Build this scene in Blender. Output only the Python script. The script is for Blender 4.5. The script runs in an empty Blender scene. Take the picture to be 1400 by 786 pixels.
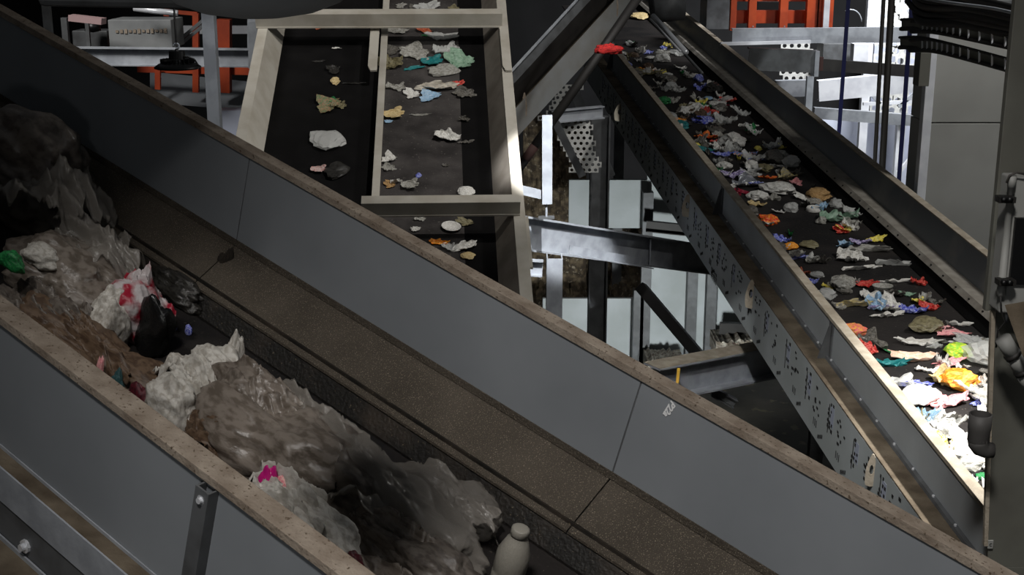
import bpy, math, random
import numpy as np
from mathutils import Vector, Matrix, noise
random.seed(7)
sc = bpy.context.scene
col = sc.collection

# ---------------------------------------------------------------- camera
FOC, CX, CY, TH, HC = 1800.0, 700.0, 393.0, math.radians(15), 7.0
RX = Vector((1, 0, 0)); UP = Vector((0, math.sin(TH), math.cos(TH))); FW = Vector((0, math.cos(TH), -math.sin(TH)))
CAM = Vector((0, 0, HC))
def ray(x, y): return RX * ((x - CX) / FOC) + UP * ((CY - y) / FOC) + FW
def P(x, y, Y):
    r = ray(x, y); return CAM + r * (Y / r.y)
cam = bpy.data.objects.new('camera', bpy.data.cameras.new('camera')); col.objects.link(cam)
cam.location = CAM; cam.rotation_euler = (math.radians(90) - TH, 0, 0)
cam.data.sensor_width = 36; cam.data.lens = FOC / 1400 * 36; cam.data.clip_end = 200
sc.camera = cam
sc.view_settings.view_transform = 'Standard'; sc.view_settings.look = 'None'
sc.view_settings.exposure = 0; sc.view_settings.gamma = 1; sc.view_settings.use_curve_mapping = False

# ---------------------------------------------------------------- materials
def lin(c): return tuple((v / 255 / 12.92 if v / 255 < .04045 else ((v / 255 + .055) / 1.055) ** 2.4) for v in c)
def newmat(name):
    m = bpy.data.materials.new(name); m.use_nodes = True
    nt = m.node_tree; return m, nt, nt.nodes['Principled BSDF']
def mat(name, c, rough=.6, metal=0, c2=None, scale=4, lo=.4, hi=.6, bump=0, bscale=60, spec=.5, detail=6, stretch=None, specks=None, mixf=1.0):
    m, nt, b = newmat(name); N = nt.nodes; L = nt.links
    b.inputs['Roughness'].default_value = rough; b.inputs['Metallic'].default_value = metal
    b.inputs['Specular IOR Level'].default_value = spec
    b.inputs['Base Color'].default_value = (*lin(c), 1)
    tc = N.new('ShaderNodeTexCoord'); mp = N.new('ShaderNodeMapping'); L.new(tc.outputs['Object'], mp.inputs[0])
    if stretch: mp.inputs['Scale'].default_value = stretch
    last = None
    if c2 is not None:
        n = N.new('ShaderNodeTexNoise'); n.inputs['Scale'].default_value = scale; n.inputs['Detail'].default_value = detail
        L.new(mp.outputs[0], n.inputs[0])
        r = N.new('ShaderNodeValToRGB'); r.color_ramp.elements[0].position = lo; r.color_ramp.elements[1].position = hi
        r.color_ramp.elements[0].color = (*lin(c), 1); r.color_ramp.elements[1].color = (*lin(c2), 1)
        L.new(n.outputs[0], r.inputs[0]); last = r.outputs[0]
    if specks is not None:
        sc_, th, scol = specks
        n2 = N.new('ShaderNodeTexNoise'); n2.inputs['Scale'].default_value = sc_; n2.inputs['Detail'].default_value = 3
        L.new(mp.outputs[0], n2.inputs[0])
        r2 = N.new('ShaderNodeValToRGB'); r2.color_ramp.elements[0].position = th; r2.color_ramp.elements[1].position = th + .06
        L.new(n2.outputs[0], r2.inputs[0])
        mx = N.new('ShaderNodeMix'); mx.data_type = 'RGBA'
        L.new(r2.outputs[0], mx.inputs[0])
        if last: L.new(last, mx.inputs[6])
        else: mx.inputs[6].default_value = (*lin(c), 1)
        mx.inputs[7].default_value = (*lin(scol), 1); last = mx.outputs[2]
    if last: L.new(last, b.inputs['Base Color'])
    if bump:
        n3 = N.new('ShaderNodeTexNoise'); n3.inputs['Scale'].default_value = bscale; n3.inputs['Detail'].default_value = 5
        L.new(mp.outputs[0], n3.inputs[0]); bp = N.new('ShaderNodeBump'); bp.inputs['Strength'].default_value = bump
        bp.inputs['Distance'].default_value = .01
        L.new(n3.outputs[0], bp.inputs['Height']); L.new(bp.outputs[0], b.inputs['Normal'])
    return m
def film(name, c, alpha=.6, rough=.2, c2=None, scale=12, bump=.4, bscale=25):
    m = mat(name, c, rough, 0, c2, scale, .45, .6, bump=bump, bscale=bscale)
    m.node_tree.nodes['Principled BSDF'].inputs['Alpha'].default_value = alpha
    return m
M = dict(
    paint=mat('grey_blue_paint', (128, 132, 136), .6, 0, (118, 122, 126), 1.5, .35, .7, spec=.4),
    paint_light=mat('light_grey_paint', (158, 163, 166), .5, 0, (140, 144, 146), 2, .35, .7),
    paint_dusty=mat('dusty_grey_paint', (120, 122, 122), .7, 0, (104, 100, 92), 3, .35, .7),
    dust=mat('beige_dust', (146, 135, 122), .95, 0, (120, 108, 96), 9, .35, .65, .6, 60, .1, specks=(60, .62, (88, 76, 64))),
    dust_light=mat('pale_dust', (176, 166, 150), .95, 0, (150, 140, 124), 9, .35, .65, .6, 60, .1),
    dust_brown=mat('brown_dust_layer', (108, 98, 84), .95, 0, (76, 67, 56), 5, .35, .65, .6, 50, .1),
    skirt=mat('grimy_speckled_skirt', (78, 71, 62), .85, 0, (62, 56, 48), 2.2, .35, .65, .8, 80, .3, specks=(190, .60, (128, 118, 104))),
    skirt_wet=mat('wet_black_rubber', (22, 20, 17), .55, 0, (58, 50, 42), 3, .45, .7, .6, 50, .4, specks=(70, .66, (96, 86, 70))),
    rubber=mat('black_rubber', (12, 11, 11), .85, 0, (17, 16, 16), 4, bump=.2, spec=.12),
    rubber_dusty=mat('dusty_belt_rubber', (78, 74, 72), .9, 0, (48, 45, 44), 3.0, .35, .65, .3, 40, .2, stretch=(1, 1, 1), specks=(45, .66, (104, 99, 94))),
    belt_wide=mat('dark_belt_rubber', (40, 36, 34), .75, 0, (22, 20, 20), 2.0, .4, .62, .4, 40, .3, specks=(50, .68, (92, 84, 76))),
    steel=mat('galvanised_steel', (162, 166, 172), .5, .15, (142, 146, 152), 6, bump=.1),
    steel_dark=mat('dull_steel', (98, 100, 102), .6, .3, (80, 81, 82), 5),
    steel_black=mat('dark_steel', (40, 38, 36), .6, .2, (30, 28, 27), 5),
    chrome=mat('bright_steel_tube', (222, 224, 228), .25, .4),
    cream=mat('cream_paint', (184, 179, 168), .6, 0, (168, 161, 148), 4, .4, .65),
    cream_shade=mat('shaded_cream_plate', (128, 121, 111), .8, 0, (108, 100, 90), 4, .4, .65),  # darker cream: the right inner plate's shade is put into the colour
    white=mat('white_steel', (214, 216, 220), .5, 0, (196, 198, 204), 4),
    pale=mat('pale_wall_panel', (176, 182, 184), .7, 0, (160, 166, 166), 1.2),
    bluewhite=mat('bluish_white_panel', (200, 206, 222), .6, 0, (186, 192, 212), 1.0),
    greypanel=mat('light_grey_cabinet', (150, 150, 146), .6, 0, (138, 138, 134), 1.0),
    bronze=mat('grey_olive_column', (100, 100, 92), .6, 0, (88, 87, 80), 2),
    orange=mat('orange_paint', (184, 70, 24), .55, 0, (160, 56, 18), 3),
    blue=mat('blue_strap', (22, 28, 84), .7),
    cable=mat('dark_cable', (58, 54, 50), .6), cable_black=mat('black_cable', (20, 19, 18), .6),
    black=mat('black_metal', (14, 14, 15), .4), lens=mat('lamp_lens', (200, 200, 205), .2),
    red=mat('red_plastic', (92, 14, 12), .9, 0, (50, 9, 8), 20, spec=.05), redpaint=mat('faded_red_paint', (58, 34, 30), .8),
    mark=mat('black_marks', (26, 25, 25), .8), markblue=mat('blue_marks', (158, 164, 180), .8),
    chalk=mat('white_chalk', (215, 215, 215), .9), yellow=mat('yellow_strap', (226, 180, 60), .7),
    concrete=mat('dark_concrete', (66, 62, 54), .8, 0, (44, 41, 36), 1.2, .4, .6, .3, 30, specks=(3.5, .62, (96, 90, 70))),
    hall=mat('shadowed_hall_wall', (26, 26, 27), .9, 0, (18, 18, 19), 1),  # near-black colour carries the shadow of the unlit hall
    drum=mat('grey_drum_paint', (120, 122, 122), .7, 0, (100, 102, 103), 2),
    pinkgrey=mat('pinkish_grey_paint', (150, 124, 124), .7), heap=mat('brown_waste', (70, 60, 48), .9, 0, (120, 106, 84), 9, .45, .65, .6, 30, specks=(14, .62, (150, 140, 122))),
    pipe=mat('grey_pipe_plastic', (78, 76, 74), .6), rag=mat('dirty_rag', (46, 38, 28), .95, 0, (28, 22, 16), 14, bump=.5),
    heap_pale=mat('pale_litter', (170, 164, 152), .9, 0, (110, 100, 88), 9, .4, .6, .5, 30, specks=(12, .6, (90, 70, 60))),
    dust_strip=mat('grey_beige_dust', (150, 145, 136), .9, 0, (128, 122, 113), 7, .35, .65, .3, 50, .1),
    smudge_reflections=mat('steel_plate_reflections', (112, 117, 122), .35, .35, (156, 156, 152), 1.3, .5, .75),  # paler blotches paint smudgy reflections onto the steel
    perf=mat('white_perforated_sheet', (206, 206, 202), .55, 0, (180, 180, 176), 8),
)

# ---------------------------------------------------------------- mesh builder
class MB:
    def __init__(s): s.v = []; s.f = []
    def add(s, vs, fs):
        o = len(s.v); s.v += [Vector(p) for p in vs]; s.f += [tuple(i + o for i in f) for f in fs]
    def box(s, c, x, y, z):
        c = Vector(c); x = Vector(x); y = Vector(y); z = Vector(z)
        s.add([c + x * a + y * b + z * d for d in (-.5, .5) for b in (-.5, .5) for a in (-.5, .5)],
              [(0, 2, 3, 1), (4, 5, 7, 6), (0, 1, 5, 4), (2, 6, 7, 3), (0, 4, 6, 2), (1, 3, 7, 5)])
    def loft(s, A, B, cap=True):
        n = len(A); fs = [(i, (i + 1) % n, n + (i + 1) % n, n + i) for i in range(n)]
        if cap: fs += [tuple(range(n - 1, -1, -1)), tuple(range(n, 2 * n))]
        s.add(list(A) + list(B), fs)
    def prism(s, a, b, prof, up=(0, 0, 1)):
        a = Vector(a); b = Vector(b); d = (b - a).normalized(); up = Vector(up)
        x = d.cross(up).normalized(); y = x.cross(d).normalized()
        s.loft([a + x * p + y * q for p, q in prof], [b + x * p + y * q for p, q in prof])
    def tube(s, pts, r, n=10):
        pts = [Vector(p) for p in pts]; rings = []
        for i, p in enumerate(pts):
            d = (pts[min(i + 1, len(pts) - 1)] - pts[max(i - 1, 0)]).normalized()
            x = d.orthogonal().normalized() if i == 0 else (px - d * px.dot(d)).normalized()
            px = x; y = d.cross(x)
            rr = r[i] if isinstance(r, (list, tuple)) else r
            rings.append([p + x * rr * math.cos(2 * math.pi * k / n) + y * rr * math.sin(2 * math.pi * k / n) for k in range(n)])
        o = len(s.v); s.v += [q for R in rings for q in R]
        for i in range(len(rings) - 1):
            for k in range(n):
                s.f.append((o + i * n + k, o + i * n + (k + 1) % n, o + (i + 1) * n + (k + 1) % n, o + (i + 1) * n + k))
        s.f.append(tuple(o + k for k in range(n - 1, -1, -1))); s.f.append(tuple(o + (len(rings) - 1) * n + k for k in range(n)))
    def lathe(s, c, prof, ax=(0, 0, 1), n=32):
        c = Vector(c); ax = Vector(ax).normalized(); x = ax.orthogonal().normalized(); y = ax.cross(x); o = len(s.v)
        for r, h in prof:
            for k in range(n):
                a = 2 * math.pi * k / n; s.v.append(c + ax * h + (x * math.cos(a) + y * math.sin(a)) * max(r, 1e-4))
        for i in range(len(prof) - 1):
            for k in range(n):
                s.f.append((o + i * n + k, o + i * n + (k + 1) % n, o + (i + 1) * n + (k + 1) % n, o + (i + 1) * n + k))
    def build(s, name, m, parent=None, smooth=False, origin=None, bevel=0):
        me = bpy.data.meshes.new(name)
        if origin is None:
            if parent is not None: origin = Vector(parent.get('org', (0, 0, 0)))
            else:
                origin = Vector((sum(v.x for v in s.v), sum(v.y for v in s.v), sum(v.z for v in s.v))) / len(s.v)
                origin.z = min(v.z for v in s.v)
        origin = Vector(origin)
        me.from_pydata([v - origin for v in s.v], [], s.f); me.update()
        import bmesh
        bm = bmesh.new(); bm.from_mesh(me); bmesh.ops.recalc_face_normals(bm, faces=bm.faces); bm.to_mesh(me); bm.free()
        me.materials.append(M[m] if isinstance(m, str) else m)
        if smooth: me.shade_smooth()
        o = bpy.data.objects.new(name, me); col.objects.link(o)
        if parent is None: o.location = origin
        else: o.parent = parent; o.location = (0, 0, 0) if origin == Vector(parent.get('org', (0, 0, 0))) else origin - Vector(parent.get('org', (0, 0, 0)))
        if parent is not None and parent.type == 'MESH': o.location = origin - Vector(parent['org']) if 'org' in parent else (0, 0, 0)
        o['org'] = tuple(origin)
        if bevel:
            bv = o.modifiers.new('bevel', 'BEVEL'); bv.width = bevel; bv.segments = 2; bv.limit_method = 'ANGLE'
        return o
def tag(o, label, cat, group=None, kind=None):
    o['label'] = label; o['category'] = cat
    if group: o['group'] = group
    if kind: o['kind'] = kind
    return o
def empty(name, loc, label, cat, group=None, kind=None):
    o = bpy.data.objects.new(name, None); col.objects.link(o); o.location = loc; o['org'] = tuple(loc)
    return tag(o, label, cat, group, kind)
def rect(w, h): return [(-w / 2, -h / 2), (w / 2, -h / 2), (w / 2, h / 2), (-w / 2, h / 2)]
def Ip(h, b, tf=.015, tw=.01):
    return [(-b/2, -h/2), (b/2, -h/2), (b/2, -h/2+tf), (tw/2, -h/2+tf), (tw/2, h/2-tf), (b/2, h/2-tf), (b/2, h/2), (-b/2, h/2), (-b/2, h/2-tf), (-tw/2, h/2-tf), (-tw/2, -h/2+tf), (-b/2, -h/2+tf)]
def Cp(h, b, t=.012, sgn=1):   # web on one side, opening on the other
    return [(sgn*p, q) for p, q in [(-b/2, -h/2), (b/2, -h/2), (b/2, -h/2+t), (-b/2+t, -h/2+t), (-b/2+t, h/2-t), (b/2, h/2-t), (b/2, h/2), (-b/2, h/2)]]
def bar(name, a, b, prof, m, label=None, cat=None, group=None, up=(0, 0, 1), parent=None, kind=None):
    mb = MB(); mb.prism(a, b, prof, up); o = mb.build(name, m, parent)
    if label: tag(o, label, cat, group, kind or 'thing')
    return o

# ---------------------------------------------------------------- conveyor frames
class Frame:
    def __init__(s, vx, vy, px, py, d):
        u = ray(vx, vy).normalized(); v = Vector((u.y, -u.x, 0)).normalized(); w = v.cross(u)
        if w.z < 0: w = -w
        s.u, s.v, s.w = u, v, w; s.o = CAM + ray(px, py) * d
    def pt(s, a, b, c): return s.o + s.u * a + s.v * b + s.w * c
    def onw(s, px, py, w):
        r = ray(px, py); t = (w - (CAM - s.o).dot(s.w)) / r.dot(s.w); p = CAM + r * t - s.o; return p.dot(s.u), p.dot(s.v), t
    def onv(s, px, py, v):
        r = ray(px, py); t = (v - (CAM - s.o).dot(s.v)) / r.dot(s.v); p = CAM + r * t - s.o; return p.dot(s.u), p.dot(s.w), t
    def ext(s, poly, s0, s1, name, m, parent, bevel=0):      # closed polygon in (v,w) extruded along u
        mb = MB(); mb.loft([s.pt(s0, *p) for p in poly], [s.pt(s1, *p) for p in poly]); return mb.build(name, m, parent, bevel=bevel)
    def sheet(s, line, t, s0, s1, name, m, parent):           # open polyline given a thickness t
        L = [Vector(p) for p in line]; off = []
        for i, p in enumerate(L):
            d = (L[min(i+1, len(L)-1)] - L[max(i-1, 0)]).normalized(); off.append(Vector((-d.y, d.x)) * t)
        return s.ext([tuple(p) for p in L] + [tuple(L[i] + off[i]) for i in range(len(L)-1, -1, -1)], s0, s1, name, m, parent)
    def sub(s, mb, s0, s1, v0, v1, w0, w1):
        mb.box(s.pt((s0+s1)/2, (v0+v1)/2, (w0+w1)/2), s.u*(s1-s0), s.v*(v1-v0), s.w*(w1-w0))
A = Frame(-2150, -1200, 875, 510, 6.3)
B = Frame(548, -290, 1138, 436, 10.5)
C = Frame(590, -1110, 676, 150, 14)

# ================================================================ CONVEYOR A (front)
ca = empty('conveyor', A.pt(1, -1, -1), 'large grey-walled belt conveyor running down across the whole front, heaped with bags and film', 'conveyor')
seams = [8.5, 5.6, 2.79, -.02, -3.2]
for i in range(4):
    s1, s0 = seams[i], seams[i+1]
    A.ext([(0, -.6), (.012, -.6), (.012, 0), (0, 0)], s0 + .004, s1 - .004, 'side_panel', 'paint', ca, .002)
for s_ in seams[1:4]:
    A.ext([(.004, -.6), (.03, -.6), (.03, -.02), (.004, -.02)], s_ - .03, s_ + .03, 'joint_strip', 'steel_dark', ca)
A.ext([(-.012, -.03), (0, -.03), (0, 0), (.075, 0), (.075, .012), (-.012, .012)], -3.2, 8.5, 'top_flange', 'dust', ca, .003)
A.sheet([(-.004, -.6), (-.004, -.56)], .006, -3.2, 8.5, 'bottom_lip', 'skirt', ca)
for i in range(4):
    s1, s0 = seams[i], seams[i+1]
    A.ext([(0, -.6), (-.29, -.80), (-.29, -.815), (.01, -.615)], s0 + .004, s1 - .004, 'skirt_plate', 'skirt', ca)
A.sheet([(-.26, -.765), (-.265, -.795), (-.34, -.93), (-.36, -.93)], .02, -3.2, 8.5, 'rubber_skirt', 'skirt_wet', ca)
A.ext([(-2.26, -.93), (-.2, -.93), (-.2, -.96), (-2.26, -.96)], -3.2, 8.5, 'belt', 'belt_wide', ca)
A.ext([(-2.0, -1.05), (-.25, -1.05), (-.25, -1.25), (-2.0, -1.25)], -3.2, 8.5, 'bed_frame', 'steel_dark', ca)
# near wall
A.ext([(-2.26, -.6), (-2.248, -.6), (-2.248, 0), (-2.26, 0)], -1.5, 4.5, 'side_panel', 'paint', ca)
A.ext([(-2.275, -.025), (-2.262, -.025), (-2.262, 0), (-2.17, 0), (-2.17, .012), (-2.275, .012)], -1.5, 4.5, 'top_flange', 'dust', ca, .003)
A.sheet([(-2.25, -.6), (-2.0, -.8), (-1.92, -.93)], .012, -1.5, 4.5, 'skirt_plate', 'skirt', ca)
A.ext([(-2.262, -.60), (-2.268, -.60), (-2.268, -.585), (-2.262, -.585)], -1.5, 4.5, 'bottom_lip', 'steel', ca)
vl = A.onw(0, 640, -.605)[1]
A.ext([(-2.25, -.6), (vl, -.6), (vl, -.612), (-2.25, -.612)], -1.5, 4.5, 'dusty_ledge', 'dust_brown', ca)
wl = A.onv(0, 733, vl)[1]
A.ext([(vl, -.592), (vl - .008, -.592), (vl - .008, -.75), (vl, -.75)], -1.5, 4.5, 'channel_rim', 'steel', ca)
A.ext([(vl + .012, -.75), (vl, -.75), (vl, wl), (vl + .012, wl)], -1.5, 4.5, 'channel_web', 'steel_dark', ca)
A.ext([(vl + .01, wl), (vl - .3, wl), (vl - .3, wl - .012), (vl + .01, wl - .012)], -1.5, 4.5, 'lower_ledge', 'dust_brown', ca)
A.ext([(vl - .004, wl + .02), (vl - .012, wl + .02), (vl - .012, wl), (vl - .004, wl)], -1.5, 4.5, 'lower_rim', 'steel', ca)
sb, wb, _ = A.onv(36, 746, vl)
mb = MB(); mb.lathe(A.pt(sb, vl, wb), [(0, .03), (.016, .03), (.016, .012), (.03, .012), (.03, 0)], -A.v, 10); mb.build('bolt', 'chrome', ca)
# bracket on the near wall
sa, wa, _ = A.onv(287, 672, -2.27); sc_, wc, _ = A.onv(262, 800, -2.27)
mb = MB(); a0 = A.pt(sa, -2.29, -.03); b0 = A.pt(sa, -2.29, -.62)
mb.prism(a0, b0, [(-.036, .02), (.036, .02), (.036, -.03), (.028, -.03), (.028, .012), (-.028, .012), (-.028, -.03), (-.036, -.03)], up=-A.v)
mb.build('wall_bracket', 'steel_dark', ca)
mb = MB(); mb.lathe(A.pt(sa, -2.31, -.075), [(0, .012), (.012, .012), (.012, 0), (.02, 0), (.02, -.006)], -A.v, 10); mb.build('bolt', 'chrome', ca)
for (s_, v_) in ((6.5, -.1), (6.5, -2.1), (-2.6, -.1)):
    p = A.pt(s_, v_, -1.1); bar('support_leg', p, (p.x, p.y, 0), Ip(.16, .16), 'steel_dark', parent=ca, up=(0, 1, 0))
# chalk writing
s_, w_, _ = A.onv(921, 549.5, -.002); s2, w2, _ = A.onv(909, 568.5, -.002)
p0 = A.pt(s_, -.003, w_); p1 = A.pt(s2, -.003, w2)
cu = bpy.data.curves.new('chalk_writing', 'FONT'); cu.body = 'P22a'; L_ = (p1 - p0).length; cu.size = L_ / 2.0; cu.extrude = .0006; cu.shear = .25; cu.offset = .0016
tx = bpy.data.objects.new('chalk_writing', cu); col.objects.link(tx); tx.parent = ca
xd = (p1 - p0).normalized(); zd = -A.v; yd = zd.cross(xd).normalized()
if yd.dot(RX) < 0: pass
tx.matrix_local = Matrix.Translation(p0 - yd * L_ * .15 - Vector(ca['org'])) @ Matrix((xd, yd, zd)).transposed().to_4x4()
cu.materials.append(M['chalk']); CH = tx

# ================================================================ CONVEYOR B (wide, right)
cb = empty('conveyor', B.pt(5, .8, -1), 'long inclined belt conveyor on the right carrying colourful litter between dusty steel walls', 'conveyor')
sN = B.onv(836, 76, 0)[0]
B.ext([(0, -.31), (.012, -.31), (.012, 0), (0, 0)], -3.12, sN, 'side_plate', 'paint_light', cb)
B.ext([(-.012, -.02), (0, -.02), (0, 0), (.07, 0), (.07, .012), (-.012, .012)], -3.12, sN, 'top_flange', 'dust_light', cb, .003)
B.ext([(-.04, -.335), (0, -.335), (0, -.31), (-.03, -.31)], -3.12, sN, 'bolt_strip', 'steel_dark', cb)
B.ext([(-.182, -.345), (-.01, -.345), (-.01, -.33), (-.182, -.33)], -3.12, sN + 1, 'dusty_ledge', 'dust_brown', cb, .004)
beamB = B.ext([(-.182, -.86), (-.17, -.86), (-.17, -.345), (-.182, -.345)], -3.12, sN + 2, 'frame_plate', 'pale', cb)
B.ext([(-.17, -.86), (-.05, -.86), (-.05, -.848), (-.17, -.848)], -3.12, sN + 2, 'frame_flange', 'steel_dark', cb)
WBELT = -.42
vE = B.onw(1258, 378, WBELT)[1]; print('belt edge', vE)
B.ext([(.02, WBELT), (vE + .1, WBELT), (vE + .1, WBELT - .025), (.02, WBELT - .025)], -3.12, 19, 'belt', 'belt_wide', cb)
B.ext([(vE, WBELT + .008), (vE + .015, WBELT + .002), (1.64, -.335), (1.62, -.325)], -3.12, 19, 'rubber_skirt', 'rubber', cb)
B.ext([(1.60, -.315), (1.63, -.335), (1.66, -.30), (1.81, -.295), (1.81, -.28), (1.645, -.275)], -3.12, 19, 'bolted_strip', 'dust_strip', cb)
B.ext([(1.79, -.285), (1.80, -.285), (1.89, 0), (1.88, 0)], -3.12, 19, 'side_plate', 'smudge_reflections', cb)
B.ext([(1.865, -.01), (1.95, -.01), (1.95, .005), (1.865, .005)], -3.12, 19, 'top_flange', 'dust_light', cb, .003)
B.ext([(1.81, -.285), (1.82, -.285), (1.82, -.8), (1.81, -.8)], -3.12, 19, 'frame_plate', 'steel_dark', cb)
B.ext([(.1, -.52), (1.7, -.52), (1.7, -.64), (.1, -.64)], -3.12, 19, 'bed_frame', 'steel_black', cb)
for k in range(46):
    s_ = -3.0 + k * .36
    if s_ < sN:
        mb = MB(); mb.lathe(B.pt(s_, -.018, -.312), [(0, .014), (.009, .014), (.009, 0)], B.w, 6); mb.build('bolt', 'chrome', cb)
for k in range(26):
    mb = MB(); mb.lathe(B.pt(-1 + k * .30, 1.622, -.295), [(0, .012), (.009, .012), (.009, 0)], Vector(B.w)*.6 - B.v, 6); mb.build('bolt', 'steel_black', cb)
for (px, py) in ((985, 312), (1133, 500), (835, 150)):
    s_ = B.onv(px, py, 0)[0]
    mb = MB(); mb.loft([B.pt(s_, 0, -.02), B.pt(s_, 0, -.335), B.pt(s_, -.10, -.335), B.pt(s_, -.03, -.06)],
                       [B.pt(s_ + .012, 0, -.02), B.pt(s_ + .012, 0, -.335), B.pt(s_ + .012, -.10, -.335), B.pt(s_ + .012, -.03, -.06)])
    B.sub(mb, s_ - .04, s_ + .05, -.012, 0, -.31, -.02)
    mb.build('stiffener', 'steel_dark', cb)
# cut and painted marks on the frame plate
rnd = random.Random(3)
def marks(fr, v, w0, w1, s0, s1, parent, step=.62):
    mb = MB(); mc = MB(); s_ = s0
    def dot(m_, a, w, ds, dw): fr.sub(m_, a - ds/2, a + ds/2, v - .003, v, w - dw/2, w + dw/2)
    while s_ < s1:
        for i in range(3):
            for j in range(5):
                if rnd.random() < .7: dot(mb, s_ + i*.05 + rnd.uniform(-.012, .012), w1 - .06 - j*.05 - rnd.uniform(0, .02), rnd.uniform(.018, .034), rnd.uniform(.018, .03))
        dot(mb, s_ + .09, w1 - .20, .008, .24)
        for i in range(9): dot(mb, s_ - .20 + rnd.uniform(-.09, .09), w1 - .05 - rnd.random()*.26, rnd.uniform(.02, .04), rnd.uniform(.014, .024))
        for i in range(4): dot(mb, s_ + .2 + i*.03, w0 + .10 - i*.014, .016, .03)
        for i in range(3): dot(mb, s_ + .36 + i*.035, w0 + .13, .007, .06)
        fr.sub(mc, s_ - .02, s_ + .06, v - .0015, v, w1 - .24, w1 - .08)
        s_ += step * rnd.uniform(.85, 1.15)
    mb.build('painted_marking', 'mark', parent); mc.build('blue_marking', 'markblue', parent)
marks(B, -.183, -.86, -.345, -2.6, 12, cb)
# grid of slots near the bottom edge
mb = MB(); s_, w_, _ = B.onv(979, 388, -.182)
for i in range(6):
    for j in range(3): B.sub(mb, s_ + i*.045 - .006, s_ + i*.045 + .006, -.186, -.182, w_ + j*.045 - .016, w_ + j*.045 + .016)
mb.build('slot_marks', 'mark', cb)
def solid_text(o):
    bpy.context.view_layer.update(); me = bpy.data.meshes.new_from_object(o.evaluated_get(bpy.context.evaluated_depsgraph_get())); n = bpy.data.objects.new(o.name + '_mesh', me); col.objects.link(n)
    n.parent = o.parent; n.matrix_local = o.matrix_local.copy(); nm = o.name; bpy.data.objects.remove(o); n.name = nm; return n
def lug(c, x, y, z, h, wd, parent, m='dust_light'):
    mb = MB(); n = 20; out = []; inn = []
    for k in range(n):
        a = 2*math.pi*k/n; ca_, sa_ = math.cos(a), math.sin(a)
        oy = sa_ * h/2 * (1.25 if sa_ > 0 else 1); ox = (ca_ if sa_ > 0 else math.copysign(abs(ca_)**.25, ca_) if abs(ca_) > 1e-6 else 0) * wd/2 * (1 - .35*max(0, sa_))
        out.append((ox, oy)); inn.append((ca_*wd*.17, sa_*h*.17 + h*.08))
    for t, sg in ((-.006, 0), (.006, 1)):
        o = len(mb.v); mb.v += [c + x*p + z*q + y*t for p, q in out + inn]
        for k in range(n): mb.f.append((o+k, o+(k+1) % n, o+n+(k+1) % n, o+n+k))
    for k in range(n):
        mb.f.append((k, (k+1) % n, 2*n+(k+1) % n, 2*n+k)); mb.f.append((n+k, n+(k+1) % n, 3*n+(k+1) % n, 3*n+k))
    return mb.build('lifting_lug', m, parent)
for (px, py, h_) in ((1028, 404, 44), (1193, 645, 52), (941, 283, 34), (848, 155, 26)):
    s_, w_, t_ = B.onv(px, py, -.19); k = t_ / FOC
    lug(B.pt(s_, -.20, w_), (B.v * .9 - B.u * .4).normalized(), (B.u*.9 + B.v*.4).normalized(), B.w, h_*k*.85, 15*k, cb)
for (s_, v_) in ((-2.9, .2), (-2.9, 1.5), (12, .2), (12, 1.5), (5, 1.6)):
    p = B.pt(s_, v_, -.6); bar('support_leg', p, (p.x, p.y, 0), Ip(.16, .16), 'steel_dark', parent=cb, up=(0, 1, 0))

# ================================================================ CONVEYOR C (steep double)
cc = empty('conveyor', C.pt(0, -1.2, -.4), 'steep twin-lane belt conveyor in cream frames climbing away behind the front wall', 'conveyor')
cs0, cs1 = -4.6, 7
C.ext([(-2.45, 0), (-1.22, 0), (-1.22, -.02), (-2.45, -.02)], cs0, cs1, 'clean_belt_lane', 'rubber', cc)
C.ext([(-1.2, 0), (-.36, 0), (-.36, -.02), (-1.2, -.02)], cs0, cs1, 'dusty_belt_lane', 'rubber_dusty', cc)
C.ext([(-.36, 0), (0, 0), (0, -.02), (-.36, -.02)], cs0, cs1, 'belt_shade_band', 'rubber', cc)  # black band painting the shade beside the right wall onto the belt
C.ext([(-2.375, .0), (-2.36, .0), (-2.49, .25), (-2.50, .25)], cs0, cs1, 'inner_side_plate', 'cream', cc)
C.ext([(-2.49, .25), (-2.49, .262), (-2.60, .262), (-2.60, .10), (-2.588, .10), (-2.588, .25)], cs0, cs1, 'side_rail', 'cream', cc, .003)
C.ext([(-.07, 0), (-.055, 0), (.105, .25), (.09, .25)], cs0, cs1, 'inner_side_plate', 'cream_shade', cc)
C.ext([(.09, .25), (.09, .262), (.20, .262), (.20, .0), (.188, .0), (.188, .25)], cs0, cs1, 'side_rail', 'cream', cc, .003)
C.ext([(-1.235, 0), (-1.215, 0), (-1.215, .13), (-1.16, .13), (-1.16, .145), (-1.235, .145)], cs0, cs1, 'divider', 'cream', cc, .003)
for (px, py, v0, v1, h_, nm) in ((519, 35, -2.62, .13, .17, 'cross_member'), (600, 291, -1.30, .15, .15, 'cross_member')):
    s_ = C.onw(px, py, .262)[0]
    mb = MB(); a0 = C.pt(s_, v0, .262 + h_/2); b0 = C.pt(s_, v1, .262 + h_/2)
    mb.prism(a0, b0, [(-.012+.05, -h_/2), (.05, -h_/2), (.05, h_/2), (-.07, h_/2), (-.07, h_/2-.02), (.038, h_/2-.02), (.038, -h_/2+.0), (.038, -h_/2)][::1], up=C.w)
    C.sub(mb, s_ - .06, s_ + .06, v0, v1, .262, .277)
    mb.build(nm, 'cream', cc)
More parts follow.
